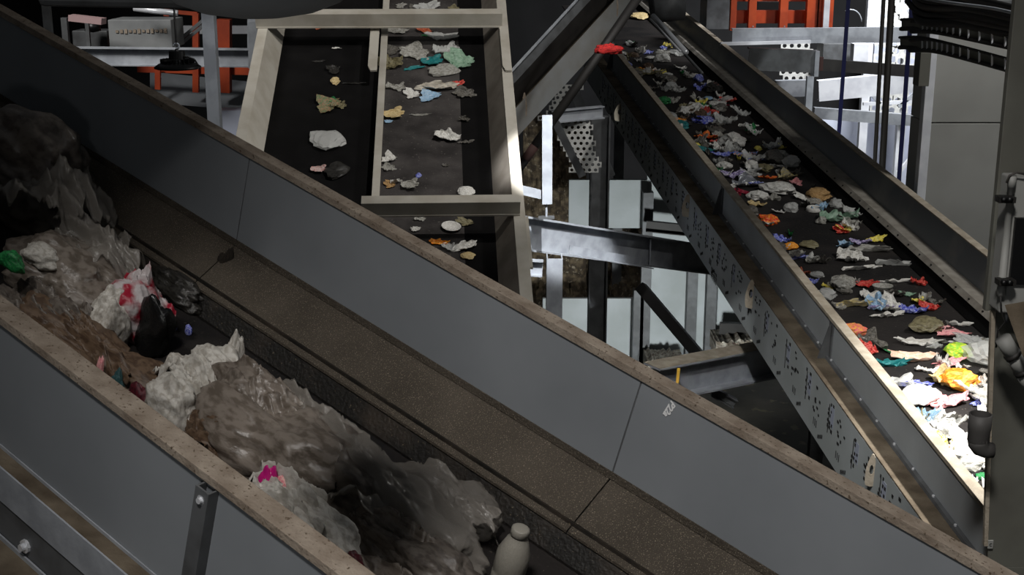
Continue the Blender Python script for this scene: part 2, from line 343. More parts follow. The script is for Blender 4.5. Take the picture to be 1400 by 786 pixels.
for (px0, py0, py1, w_, wd) in ((513, 38, 98, .2, .10), (688.5, 38, 98, .27, .095), (714, 298, 368, .20, .11)):
    s0, v0, _ = C.onw(px0, py0, w_); s1, v1, _ = C.onw(px0, py1, w_)
    mb = MB(); o = [(s0, -.5), (s1 + .1, -.5), (s1, -.2), (s1, .5), (s0, .5)]
    mb.loft([C.pt(a, v0 + wd*b, w_) for a, b in o], [C.pt(a, v0 + wd*b, w_ + .02) for a, b in o])
    mb.build('gusset_plate', 'cream', cc)
for (s_, v_) in ((-3.9, .17), (-3.9, -2.55), (4, .17), (4, -2.5)):
    p = C.pt(s_, v_, 0); bar('support_leg', p, (p.x, p.y, 0), Ip(.16, .16), 'cream', parent=cc, up=(0, 1, 0))
C.ext([(-2.3, -.1), (-.1, -.1), (-.1, -.3), (-2.3, -.3)], cs0, cs1, 'bed_frame', 'steel_black', cc)

# ================================================================ CONVEYOR D (behind, upper centre)
Y0, Y1 = 14.6, 16.2
def Dp(px, off, dy=0):     # point on the diagonal, off = pixels measured down the picture
    t = (px - 690) / 180; return P(px, 106 - 1.09*(px - 690) + off, Y0 + (Y1 - Y0)*t + dy)
dref = Dp(690, 60)
cd = empty('conveyor', Dp(700, 90), 'dark steep conveyor side frame rising behind the cream conveyor, covered in small black marks', 'conveyor')
def strip(px0, px1, offs, th, name, m, parent=cd):
    mb = MB(); a = [Dp(px0, o, d) for o, d in offs]; b = [Dp(px1, o, d) for o, d in offs]
    n_ = Vector((0, th, 0)); mb.loft(a + [q + n_ for q in reversed(a)], b + [q + n_ for q in reversed(b)]); return mb.build(name, m, parent)
strip(660, 900, [(-1, 0), (4, -.05)], .05, 'top_flange', 'steel')
strip(660, 900, [(5, 0), (22, 0)], .02, 'upper_plate', 'steel_dark')
strip(660, 900, [(22, 0), (58, .15)], .02, 'recessed_plate', 'steel_black')
dp = strip(660, 890, [(58, -.12), (100, -.12)], .02, 'frame_plate', 'paint_dusty')
strip(660, 890, [(58, -.12), (56, .15)], .02, 'dusty_ledge', 'dust_brown')
mb = MB(); rnd = random.Random(5)
dd = (Dp(800, 60, -.12) - Dp(700, 60, -.12)).normalized(); dn = dd.cross(Vector((0, 1, 0))).normalized()
for k in range(170):
    px = 690 + rnd.random()*150; base = (int(px/16) % 3)
    off = 62 + (rnd.random()*16 if base else 16 + rnd.random()*20)
    mb.box(Dp(px, off, -.124), dd*rnd.uniform(.008, .028), dn*rnd.uniform(.006, .016), Vector((0, .004, 0)))
mb.build('painted_marking', 'mark', cd)
for px in (717, 842):
    lug(Dp(px, 68, -.14), RX, Vector((0, 1, 0)), Vector((0, 0, 1)), .24, .06, cd, 'dust')
strip(690, 870, [(36, .2), (90, .25)], .02, 'belt_underside', 'rubber')
p = Dp(667, 90, .3); bar('support_leg', p, (p.x, p.y, 0), Ip(.14, .14), 'steel_black', parent=cd, up=(0, 1, 0))
# dark tube across it
mb = MB(); mb.tube([P(694, 252, 13.9), P(790, 116, 14.1), P(874, -6, 14.3)], .05, 12); tb = mb.build('brace_tube', 'steel_black', None, True)
tag(tb, 'dark round brace tube slanting before the marked conveyor side, red smear near its foot', 'pipe')
mb = MB(); mb.tube([P(718, 218, 13.92), P(731, 200, 13.95)], .0506, 12); mb.build('red_smear', 'redpaint', tb, True)

# ================================================================ STEELWORK, centre
H_ = empty('braced_post', P(748, 290, 13), 'lit galvanised post with side arm just right of the cream conveyor', 'steel frame')
bar('post', P(748, 158, 13), P(748, 278, 13), Cp(.10, .10), 'steel', parent=H_, up=(0, 1, 0))
bar('arm', P(690, 254, 13.03), P(744, 267, 13.03), rect(.03, .09), 'steel', parent=H_)
mb = MB(); mb.lathe(P(747, 296, 13), [(.012, 0), (.012, .14), (.05, .14), (.05, .15), (0, .15)], n=10); mb.build('levelling_foot', 'steel', H_)
mb = MB(); mb.box(P(747, 297, 13), (.16, 0, 0), (0, .1, 0), (0, 0, .015)); mb.build('foot_plate', 'steel_dark', H_)
I1 = empty('girder', P(722, 340, 13.6), 'long galvanised I-beam, brightly lit at its left end, sloping behind the marked beam', 'steel beam')
a0, b0 = P(700, 316, 13.4), P(975, 356, 16.2)
mb = MB(); mb.prism(a0, b0, Ip(.36, .18, .02, .012)); mb.build('beam_body', 'steel', I1)
mb = MB(); q = a0.lerp(b0, .64); mb.box(q - Vector((0, .05, 0)), (.015, 0, 0), (0, .08, 0), (0, 0, .33)); mb.build('web_stiffener', 'steel', I1)
I2 = bar('cross_beam', P(890, 523, 12.6), P(1075, 487, 13.6), Ip(.36, .26, .02, .012), 'steel', 'thick I-beam with dusty top flange running from the front wall to the marked beam', 'steel beam')
mb = MB(); aa, bb_ = P(890, 523, 12.6), P(1075, 487, 13.6)
mb.prism(aa + Vector((0, 0, .184)), bb_ + Vector((0, 0, .184)), rect(.25, .006)); mb.build('dust_layer', 'dust_light', I2)
bar('hanging_strap', P(928, 503, 12.55), P(926, 524, 12.5), rect(.03, .006), 'yellow', 'short yellow strap hanging over the dusty I-beam near the front wall', 'strap', up=(0, 1, 0))
bar('beam_stub', P(975, 535, 13.2), P(1005, 552, 13.2), Ip(.1, .1), 'steel_dark', 'small steel stub under the thick dusty I-beam', 'steel stub')
bar('tall_column', P(821, 158, 16.3), Vector((P(821, 158, 16.3).x, 16.3, 0)), Ip(.24, .22, .02, .012), 'steel_dark', 'tall dark I-section column passing behind the lit I-beam', 'column', up=(1, 0, 0), kind='thing')
bar('short_post', P(758, 350, 12.9), Vector((P(758, 350, 12.9).x, 12.9, 0)), Cp(.16, .24, .012, -1), 'steel', 'galvanised channel post standing against the front wall below the lit I-beam', 'post', up=(1, 0, 0))
bar('short_rail', P(712, 365, 13.0), P(742, 367, 13.0), Cp(.17, .08), 'steel', 'short galvanised channel between the cream conveyor and the channel post', 'rail')
bar('ledge_bracket', P(786, 350, 13.6), P(884, 366, 14.6), [(-.1, 0), (.1, 0), (.1, .012), (-.088, .012), (-.088, .1), (-.1, .1)], 'steel', 'long flat angle bracket fixed under the lit I-beam', 'bracket')
bar('short_crossbar', P(752, 160, 15.6), P(824, 153, 15.9), Ip(.15, .1), 'steel', 'horizontal steel bar above the perforated sheet', 'steel bar')
bar('diagonal_brace', P(760, 168, 15.4), P(796, 240, 15.6), rect(.09, .06), 'steel_dark', 'dark diagonal brace along the edge of the perforated sheet', 'brace', up=(0, 1, 0))
bar('diagonal_brace', P(876, 392, 14.8), P(965, 497, 14.2), Cp(.20, .12, .012), 'steel_black', 'dark open channel brace sloping down onto the dusty I-beam', 'brace', up=(0, -1, 0))
bar('diagonal_brace', P(785, 125, 16.5), P(835, 240, 16.8), rect(.12, .08), 'steel_dark', 'dark diagonal brace behind the tall dark column', 'brace', up=(0, 1, 0))
def perf(name, o, x, y, nx, ny, pitch, hole, clip, m, label, cat, group=None):
    mb = MB(); z = x.cross(y).normalized() * .004
    for j in range(ny):
        for i in range(nx):
            cxx = (i + .5 + (.5 if j % 2 else 0)) * pitch; cyy = (j + .5) * pitch * .9
            if clip and not clip(cxx, cyy): continue
            c = o + x*cxx + y*cyy; hx, hy = pitch/2, pitch*.45; out = []; inn = []
            for k in range(8):
                a = math.pi/4*k; cc_, ss = math.cos(a), math.sin(a); mx_ = max(abs(cc_), abs(ss))
                out.append((cc_/mx_*hx, ss/mx_*hy)); inn.append((cc_*hole, ss*hole))
            for sg in (-1, 1):
                b_ = len(mb.v); mb.v += [c + x*p + y*q + z*sg for p, q in out + inn]
                for k in range(8): mb.f.append((b_+k, b_+(k+1) % 8, b_+8+(k+1) % 8, b_+8+k))
            b_ = len(mb.v) - 32
            for k in range(8): mb.f.append((b_+8+k, b_+8+(k+1) % 8, b_+24+(k+1) % 8, b_+24+k))
    return tag(mb.build(name, m), label, cat, group, 'thing')
o = P(756, 236, 15.8)
slx = (P(770, 160, 15.8) - P(796, 236, 15.8))
perf('perforated_sheet', P(758, 163, 15.8), RX, Vector((0, 0, -1)), 8, 10, .072, .021, lambda a, b: b*.38 - .02 < a < .42 + b*.22, 'perf', 'white perforated sheet between the galvanised post and the tall dark column', 'perforated sheet')
perf('perforated_sheet', P(735, 165, 16.2), RX, Vector((.0, .0, 1)), 8, 7, .07, .02, lambda a, b: .0 + b*.75 < a < .16 + b*.95, 'perf', 'white perforated strip seen through the gap above the slanting brace tube', 'perforated sheet')

# bunker walls: pale panels
def panel(x0, y0, x1, y1, Y, m, label, name='partition_wall', cat='wall panel', th=.08, floor=False, group=None):
    a = P(x0, y0, Y); b = P(x1, y1, Y); z0 = 0 if floor else b.z
    mb = MB(); mb.box(((a.x+b.x)/2, Y + th/2, (a.z+z0)/2), (b.x-a.x, 0, 0), (0, th, 0), (0, 0, a.z-z0))
    return tag(mb.build(name, m, bevel=.005), label, cat, group, 'thing')
panel(885, 238, 1075, 500, 20.4, 'pale', 'tall pale partition wall panel seen between the lit I-beam and the marked beam', floor=True)
panel(778, 246, 884, 312, 20.42, 'pale', 'pale upper partition panel between the perforated sheet and the marked beam')
panel(742, 408, 884, 520, 20.38, 'pale', 'pale lower partition panel behind the front wall, left of the dark brace', floor=True)
for (px, y0, lab) in ((886, 262, 'grey steel post at the join of the upper and tall partition panels'), (947, 362, 'slim grey post in the middle of the tall partition wall'),
                      (976, 300, 'grey steel post right of the slim one on the tall partition wall'), (873, 395, 'grey post beside the dark opening above the dusty I-beam')):
    p = P(px, y0, 20.2); bar('wall_post', p, Vector((p.x, p.y, 0)), Cp(.16, .2, .015, -1), 'steel_dark', lab, 'post', up=(1, 0, 0))
for (x0, y0, x1, y1, h_, lab) in ((884, 309, 962, 317, .17, 'dark horizontal rail crossing the tall partition panel under the marked beam'),
                                  (984, 450, 1040, 452, .22, 'dark horizontal rail low on the partition wall beside the marked beam')):
    bar('wall_rail', P(x0, y0, 19.8), P(x1, y1, 19.8), Cp(h_, .1), 'steel_black', lab, 'rail')

# waste heaps behind
def heap(name, x0, y0, x1, y1, Y, label, seed, m='heap', th=1.2, n=40):
    a = P(x0, y0, Y); b = P(x1, y1, Y); mb = MB(); vs = []
    for j in range(n+1):
        for i in range(n+1):
            u_, v_ = i/n, j/n
            d = noise.fractal(Vector(((b.x-a.x)*u_*2.6 + seed, (a.z-b.z)*v_*2.6, 0)), .9, 2, 5) * .16 + (1 - v_) * th - th*.3
            vs.append(Vector((a.x + (b.x-a.x)*u_, Y + d, a.z + (b.z-a.z)*v_ + noise.noise(Vector((u_*12+seed, v_*12, 5)))*.08)))
        N = n+1
    fs = [(j*N+i, j*N+i+1, (j+1)*N+i+1, (j+1)*N+i) for j in range(n) for i in range(n)]
    mb.add(vs, fs); k = len(vs)
    ring = [i for i in range(N)] + [j*N+n for j in range(1, N)] + [n*N+i for i in range(n-1, -1, -1)] + [j*N for j in range(n-1, 0, -1)]
    mb.v += [Vector((vs[i].x, Y + th + .6, vs[i].z)) for i in ring]
    R_ = len(ring)
    for t in range(R_): mb.f.append((ring[t], ring[(t+1) % R_], k+(t+1) % R_, k+t))
    mb.f.append(tuple(range(k, k+R_)))
    return tag(mb.build(name, m), label, 'waste heap', None, 'stuff')
heap('waste_heap', 716, 176, 800, 520, 21.2, 'dark brown heap of loose waste behind the galvanised post', 3)
heap('waste_heap', 800, 318, 886, 520, 21.6, 'brown loose waste seen through the dark opening below the lit I-beam', 8)
heap('waste_heap', 886, 497, 936, 530, 19.2, 'pale litter lying at the foot of the partition behind the front wall', 12, 'heap_pale', .12, 30)
heap('waste_heap', 980, 468, 1050, 490, 19.4, 'pale scraps at the partition foot beside the marked beam', 15, 'heap_pale', .12, 30)

# ================================================================ LEFT BACKGROUND
def vpost(name, px0, px1, y0, y1, Y, m, label, cat='post', floor=False, prof=None, group=None):
    a = P((px0+px1)/2, y0, Y); b = P((px0+px1)/2, y1, Y); w_ = (P(px1, y0, Y) - P(px0, y0, Y)).x
    b = Vector((a.x, Y, 0 if floor else b.z))
    return bar(name, a, b, prof(w_) if prof else rect(w_, w_), m, label, cat, group, up=(0, 1, 0))
Cv = lambda w_: [(-w_/2, -w_/2), (-w_/2, w_/2), (-w_/2+.012, w_/2), (-w_/2+.012, -w_/2+.012), (w_/2-.012, -w_/2+.012), (w_/2-.012, w_/2), (w_/2, w_/2), (w_/2, -w_/2)]
vpost('steel_post', 274, 291, -30, 500, 11, 'steel', 'galvanised vertical post just left of the cream conveyor, bright near its foot', floor=True, prof=Cv)
vpost('steel_post', 54, 64, -40, 200, 13, 'steel_dark', 'narrow grey post at the far upper left behind the front wall', floor=True, prof=Cv)
bar('horizontal_channel', P(60, 76, 15.5), P(346, 79, 15.5), Ip(.21, .16), 'steel', 'grey horizontal steel beam behind the black pendant lamp', 'steel beam')
mb = MB(); mb.prism(P(347, 24, 15.2), P(347, 93, 15.2), Cp(.13, .1, .012), up=(0, 1, 0)); tag(mb.build('bracket_channel', 'steel'), 'short upright channel joining the horizontal beam to the cream conveyor', 'bracket', None, 'thing')
cabn = empty('control_cabinet', P(190, 66, 16), 'grey metal cabinet with a row of small labels standing above the horizontal beam', 'cabinet')
mb = MB(); a, b = P(147, 27, 16), P(236, 66, 16); mb.box(((a.x+b.x)/2, 16.3, (a.z+b.z)/2), (b.x-a.x, 0, 0), (0, .6, 0), (0, 0, a.z-b.z)); mb.build('body', 'drum', cabn, bevel=.01)
mb = MB()
for k in range(12):
    c = P(160 + k*6, 43 - k*.1, 15.99); mb.box(c, (.035, 0, 0), (0, .008, 0), (0, 0, .03 + .012*(k % 3)))
mb.build('label_row', 'dust', cabn)
mb = MB(); mb.prism(P(97, 24, 15.5), P(142, 29, 15.5), rect(.2, .07)); tag(mb.build('pink_rail', 'pinkgrey'), 'pinkish grey rail left of the grey cabinet', 'rail', None, 'thing')
for (x0, x1, lab) in ((116, 121, 'thin upright bar under the pinkish rail'), (84, 92, 'dark upright bar left of the pinkish rail')):
    vpost('upright_bar', x0, x1, 24, 200, 16.2, 'steel_dark', lab, 'bar', floor=True)
mb = MB(); a, b = P(98, 42, 17), P(148, 66, 17); mb.box(((a.x+b.x)/2, 17.2, (a.z+b.z)/2), (b.x-a.x, 0, 0), (0, .4, 0), (0, 0, a.z-b.z)); tag(mb.build('machine_box', 'steel_dark', bevel=.01), 'dim grey machine housing left of the labelled cabinet', 'machine', None, 'thing')
mb = MB(); mb.lathe(P(127, 40, 16.7), [(0, .1), (.09, .08), (.1, -.02), (.0, -.04)], n=16); tag(mb.build('drive_motor', 'black', None, True), 'small dark rounded motor on the dim grey machine housing', 'motor')
mb = MB(); mb.tube([P(183, 11, 15.7), P(212, 15, 15.7), P(243, 18, 15.7)], .035, 10); tag(mb.build('steel_pipe', 'chrome', None, True), 'bright horizontal pipe above the grey cabinet', 'pipe')
of = empty('orange_rack', P(285, 120, 18), 'orange machine frame behind the galvanised post and black pendant lamp', 'frame')
for (x0, y0, x1, y1, w_) in ((268, 18, 268, 66, 8), (307, 26, 307, 66, 17)): bar('upright', P(x0, y0, 18), P(x1, y1+60, 18), rect(w_*.01, w_*.01), 'orange', parent=of, up=(0, 1, 0))
bar('top_rail', P(215, 14, 18), P(270, 19, 18), rect(.05, .05), 'orange', parent=of)
for px in (216, 228): bar('upright', P(px, 12 if px == 228 else 92, 17.9), P(px, 22 if px == 228 else 122, 17.9), rect(.07, .07), 'orange', parent=of, up=(0, 1, 0))
bar('bottom_rail', P(188, 92, 18.05), P(346, 96, 18.05), rect(.05, .13), 'orange', parent=of)
for k, (x0, y0, x1, y1, w_) in enumerate(((236, 62, 280, 26, .05), (240, 66, 284, 30, .03))): bar('diagonal_brace', P(x0, y0, 16.6), P(x1, y1, 16.6), rect(.04, w_), 'steel_dark', ('thick diagonal brace above the black pendant lamp', 'thin diagonal rod under the thick brace above the lamp')[k], 'brace', up=(0, 1, 0))
duct = MB(); duct.loft([P(205, 98, 19), P(346, 112, 19), P(346, 152, 18), P(205, 140, 18)], [P(205, 98, 20), P(346, 112, 20), P(346, 152, 20), P(205, 140, 20)]); tag(duct.build('sloped_duct', 'paint'), 'sloped grey-blue sheet metal duct below the orange frame', 'duct', None, 'thing')
duct = MB(); a, b = P(296, 152, 17), P(352, 190, 17); duct.box(((a.x+b.x)/2, 17.2, (a.z+b.z)/2), (b.x-a.x, 0, 0), (0, .3, 0), (0, 0, a.z-b.z)); tag(duct.build('white_duct', 'bluewhite'), 'small bluish white duct end between the galvanised post and the cream conveyor', 'duct', None, 'thing')
bar('thin_conduit', P(340, 26, 17.5), P(340, 80, 17.5), rect(.03, .03), 'steel', 'thin upright conduit right of the orange upright', 'conduit', up=(0, 1, 0))
for (x0, y0, x1, y1) in ((240, 35, 345, 46),):
    mb = MB(); a, b = P(x0, y0, 20), P(x1, y1, 20); mb.box(((a.x+b.x)/2, 20, (a.z+b.z)/2), (b.x-a.x, 0, 0), (0, .1, 0), (0, 0, a.z-b.z)); tag(mb.build('white_sheet', 'white'), 'white sheet strip glimpsed behind the orange uprights', 'panel', None, 'thing')
# pendant lamp
lc = P(243, 90, 10); k = 10.4/FOC
lamp = empty('pendant_lamp', lc, 'black round high-bay pendant lamp hanging on a hook in front of the grey beam', 'lamp')
mb = MB(); mb.lathe(lc, [(0, 9*k), (6*k, 9*k), (8*k, 6*k), (24*k, 3*k), (30*k, -1*k), (30*k, -3*k), (27*k, -4*k), (0, -4*k)], n=40); mb.build('shade', 'black', lamp, True)
mb = MB(); mb.lathe(lc, [(0, -4.2*k), (12*k, -4.2*k), (12*k, -5.6*k), (0, -6.5*k)], n=24); mb.build('lens', 'lens', lamp, True)
mb = MB(); mb.lathe(lc, [(0, 22*k), (2*k, 22*k), (3*k, 19*k), (10*k, 19*k), (11*k, 9*k), (14*k, 5*k), (0, 5*k)], n=20); mb.build('driver_housing', 'black', lamp)
mb = MB()
for q in range(20):
    a = q*math.pi/10; d = Vector((math.cos(a), math.sin(a), 0)); mb.box(lc + d*15*k + Vector((0, 0, 6.5*k)), d*14*k, Vector((-d.y, d.x, 0))*.006, Vector((0, 0, 5*k)))
mb.build('cooling_fins', 'black', lamp)
mb = MB(); mb.tube([lc + Vector((math.sin(t)*3.4*k, 0, 25.5*k - math.cos(t)*3.4*k)) for t in [x*.42 for x in range(-1, 12)]], .008, 8); mb.build('hook', 'steel', lamp)
mb = MB(); mb.tube([lc + Vector((0, 0, 29*k)), lc + Vector((0, 0, 2.6))], .008, 8); mb.build('hanging_cable', 'cable_black', lamp)
mb = MB(); mb.tube([lc + Vector((x*k, -.03, z*k)) for x, z in ((10, 12), (16, 12), (24, 8), (28, 1))], .007, 8); mb.build('supply_cable', 'cable_black', lamp)
# near drum at the top edge
dr = P(352, -35, 3.6); kk = 3.7/FOC
drum = empty('hanging_drum', dr, 'big smooth grey drum hanging at the very top edge above the lamp', 'drum')
mb = MB(); mb.lathe(dr, [(0, -56*kk), (30*kk, -55*kk), (70*kk, -49*kk), (105*kk, -36*kk), (128*kk, -15*kk), (134*kk, 0), (134*kk, 160*kk), (0, 165*kk)], n=64); mb.build('shell', 'drum', drum, True)
mb = MB(); mb.lathe(dr, [(134*kk, 8*kk), (138*kk, 8*kk), (138*kk, 16*kk), (134*kk, 16*kk)], n=64); mb.build('rim_band', 'steel_dark', drum)
mb = MB(); mb.prism(P(60, -12, 7), P(330, -6, 7.2), rect(.5, .13)); tag(mb.build('overhead_beam', 'steel_dark', bevel=.03), 'dark horizontal overhead beam at the top edge left of the grey drum', 'steel beam', None, 'thing')

# ================================================================ RIGHT BACKGROUND
fr = empty('orange_machine', P(1068, 45, 22.475), 'orange bolted machine frame standing on the light beam at the top', 'machine')
def frbox(name, x0, y0, x1, y1, Y, th, m, parent):
    mb = MB(); a, b = P(x0, y0, Y), P(x1, y1, Y); mb.box(((a.x+b.x)/2, Y + th/2, (a.z+b.z)/2), (b.x-a.x, 0, 0), (0, th, 0), (0, 0, a.z-b.z)); return mb.build(name, m, parent, bevel=.004)
frbox('back_panel', 1001, -30, 1108, 2, 22.91, 0.072, 'orange', fr)
frbox('lower_panel', 1001, 14, 1108, 32, 22.837, 0.072, 'orange', fr)
for x0, x1, y1 in ((1001, 1006, 42), (1026, 1033, 45), (1069, 1076, 46), (1106, 1118, 46), (1120, 1138, 40)): frbox('upright', x0, -30, x1, y1, 22.62, 0.145, 'orange', fr)
frbox('edge_strip', 1129, -30, 1133, 38, 22.475, 0.043, 'white', fr)
for x in (1029.5, 1072.5):
    for y in (36, 42):
        mb = MB(); mb.lathe(P(x, y, 22.605), [(0, .012), (.012, .012), (.012, 0)], (0, -1, 0), 8); mb.build('bolt', 'steel', fr)
frbox('dark_core', 1036, 2, 1066, 14, 23.49, 0.435, 'black', fr)
b1 = bar('light_beam', P(1000, 49, 22.33), P(1290, 47, 22.33), Cp(0.246, 0.174, 0.02, -1), 'steel', 'light grey horizontal channel running under the orange machine', 'steel beam')
bar('flat_rail', P(985, 60, 22.185), P(1108, 57, 22.185), rect(0.087, 0.051), 'white', 'thin white rail under the light grey channel', 'rail')
frbox('grey_housing', 968, -30, 1000, 40, 24.07, 0.87, 'steel_dark', None); tag(bpy.context.scene.objects['grey_housing'], 'dim grey housing left of the orange machine', 'housing', None, 'thing')
gb = empty('end_plate_beam', P(1118, 95, 21.17), 'dull grey beam with a flat end plate and red paint, above the wide conveyor wall', 'steel beam')
bar('beam_body', P(1022, 80, 21.17), P(1115, 84, 21.17), Cp(0.348, 0.203, 0.02, -1), 'steel_dark', parent=gb)
frbox('end_plate', 1115, 70, 1119, 105, 21.025, 0.261, 'steel', gb)
frbox('red_paint_patch', 1119.5, 78, 1125, 97, 21.098, 0.072, 'redpaint', gb)
vpost('support_post', 1103, 1112, 104, 260, 21.605, 'steel', 'short galvanised post under the flat end plate, beside the dark conveyor wall', prof=Cv, floor=True)
bar('dark_rail', P(1119, 88, 21.75), P(1268, 99, 21.75), rect(0.087, 0.189), 'steel_black', 'dark horizontal rail above the bright white beam', 'rail')
bar('white_beam', P(1118, 124, 25.375), P(1285, 108, 25.375), Cp(0.392, 0.203, 0.02, -1), 'white', 'brightly lit white beam crossing behind the blue straps', 'steel beam')
bar('white_beam', P(1060, 121, 23.78), P(1105, 120, 23.78), Cp(0.29, 0.174, 0.02, -1), 'steel', 'pale beam end left of the short galvanised post', 'steel beam')
bar('grey_channel', P(1112, 154, 22.62), P(1270, 166, 22.62), Cp(0.189, 0.145, 0.02, -1), 'steel', 'grey horizontal channel below the bright white beam', 'steel beam')
def perfcol(x0, x1, y0, y1, Y, nx, ny, label):
    a, b = P(x0, y0, Y), P(x1, y1, Y); pitch = (b.x-a.x)/nx
    return perf('perforated_column', a, RX, Vector((0, 0, -1)), nx, int((a.z-b.z)/(pitch*.9)), pitch, pitch*.3, None, 'perf', label, 'perforated column')
perfcol(1068, 1104, 58, 118, 27.55, 4, 8, 'white perforated column left of the short galvanised post')
perfcol(1201, 1213, -20, 165, 28.275, 2, 20, 'narrow white perforated column behind the left dark cable')
perfcol(1224, 1240, -20, 165, 28.275, 2, 20, 'wider white perforated column between the dark cables and right blue strap')
vpost('white_column', 1188, 1199, -30, 340, 28.42, 'white', 'plain white column left of the narrow perforated one', 'column', floor=True)
vpost('white_column', 1241, 1252, -30, 340, 28.71, 'white', 'plain white column behind the right blue strap', 'column', floor=True)
frbox('bright_cladding', 1196, 60, 1300, 330, 30.45, 0.145, 'bluewhite', None); tag(bpy.context.scene.objects['bright_cladding'], 'bluish white lit wall panel behind the blue straps and cables', 'wall panel', None, 'thing')
frbox('bright_sheet', 1120, 162, 1196, 330, 29.87, 0.145, 'bluewhite', None); tag(bpy.context.scene.objects['bright_sheet'], 'lower bluish white sheet behind the left blue strap', 'wall panel', None, 'thing')
frbox('white_upper_panel', 1196, -40, 1290, 60, 30.74, 0.145, 'white', None); tag(bpy.context.scene.objects['white_upper_panel'], 'white lit panel at the top behind the perforated columns', 'wall panel', None, 'thing')
bar('diagonal_strut', P(1228, 236, 27.55), P(1266, 192, 27.55), rect(0.072, 0.102), 'white', 'white diagonal strut low beside the grey cabinet wall', 'strut', up=(0, 1, 0))
bar('diagonal_strut', P(1186, 122, 27.55), P(1203, 142, 27.55), rect(0.072, 0.072), 'steel', 'small diagonal strut under the bright white beam left of the cables', 'strut', up=(0, 1, 0))
bar('diagonal_strut', P(1228, 146, 27.55), P(1262, 118, 27.55), rect(0.072, 0.072), 'steel', 'small diagonal strut under the bright white beam right of the cables', 'strut', up=(0, 1, 0))
bar('thin_white_rail', P(1180, 142, 27.55), P(1268, 138, 27.55), rect(0.072, 0.072), 'white', 'thin white rail below the two small struts', 'rail')
vpost('slim_post', 1243, 1252, 218, 340, 27.26, 'steel', 'slim grey post under the white diagonal strut', prof=Cv, floor=True)
frbox('machine_clutter', 1126, 60, 1165, 95, 26.825, 0.58, 'steel_dark', None); tag(bpy.context.scene.objects['machine_clutter'], 'dim machine part below the light channel beside the left blue strap', 'machine', None, 'thing')
frbox('white_fixture', 1168, 60, 1186, 92, 26.39, 0.29, 'white', None); tag(bpy.context.scene.objects['white_fixture'], 'small white upright fixture right of the left blue strap', 'fixture', None, 'thing')
mb = MB(); mb.tube([P(1163 + 15*math.cos(t), 30 - 17*math.sin(t), 24.65) for t in [x*.26 for x in range(0, 9)]], .012, 8); tag(mb.build('curved_conduit', 'steel', None, True), 'thin curved conduit in the dark gap beside the left blue strap', 'conduit')
# straps and cables
def hang(name, x0, y0, x1, y1, Y, r, m, label, cat, flat=False):
    a = P(x0, y0, Y); b = P(x1, y1, Y); b = a + (b-a)*1.6
    mb = MB()
    a = a + (a-b).normalized()*.8
    if flat: mb.prism(a, b, rect(r*2, 0.009), up=(0, 1, 0))
    else: mb.tube([a, b], r, 10)
    return tag(mb.build(name, m, None, not flat), label, cat, None, 'thing')
hang('hanging_strap', 1160, 0, 1147, 181, 19.43, 0.029, 'blue', 'dark blue strap hanging beside the orange machine', 'strap', True)
hang('hanging_strap', 1247, 0, 1229, 246, 19.14, 0.032, 'blue', 'dark blue strap hanging just left of the cable trays', 'strap', True)
hang('hanging_cable', 1208, 0, 1196, 222, 19.285, 0.03, 'cable', 'left, thinner dark cable hanging between the blue straps', 'cable')
hang('hanging_cable', 1219, 0, 1206, 231, 19.285, 0.049, 'cable', 'right, thicker dark cable hanging between the blue straps', 'cable')
# grey cabinet wall
gw = empty('cabinet_wall', P(1330, 430, 14), 'tall light grey cabinet wall below the cable trays on the right', 'cabinet')
a, b = P(1276, 66, 14), P(1480, 430, 14)
def gslab(x0, x1, zt, zb, Y, th, nm, m='greypanel'):
    mb = MB(); mb.box(((x0+x1)/2, Y+th/2, (zt+zb)/2), (x1-x0, 0, 0), (0, th, 0), (0, 0, zt-zb)); return mb.build(nm, m, gw, bevel=.006)
zs = P(1330, 168, 14).z
gslab(a.x, b.x, a.z + .3, zs + .006, 14, .6, 'upper_door'); gslab(a.x, b.x, zs - .006, 0, 14, .6, 'lower_door')
gslab(a.x - .08, a.x + .015, a.z + .3, 0, 13.9, .12, 'corner_trim', 'white')
gslab(a.x, b.x, P(1330, 66, 14).z + .5, P(1330, 66, 14).z + .32, 13.95, .6, 'top_cap', 'steel_dark')
mb = MB(); a2, b2 = P(1259, 72, 13.6), P(1270, 118, 13.6); mb.box(((a2.x+b2.x)/2, 13.7, (a2.z+b2.z)/2), (b2.x-a2.x, 0, 0), (0, .2, 0), (0, 0, a2.z-b2.z)); mb.build('junction_box', 'bronze', gw, bevel=.005)
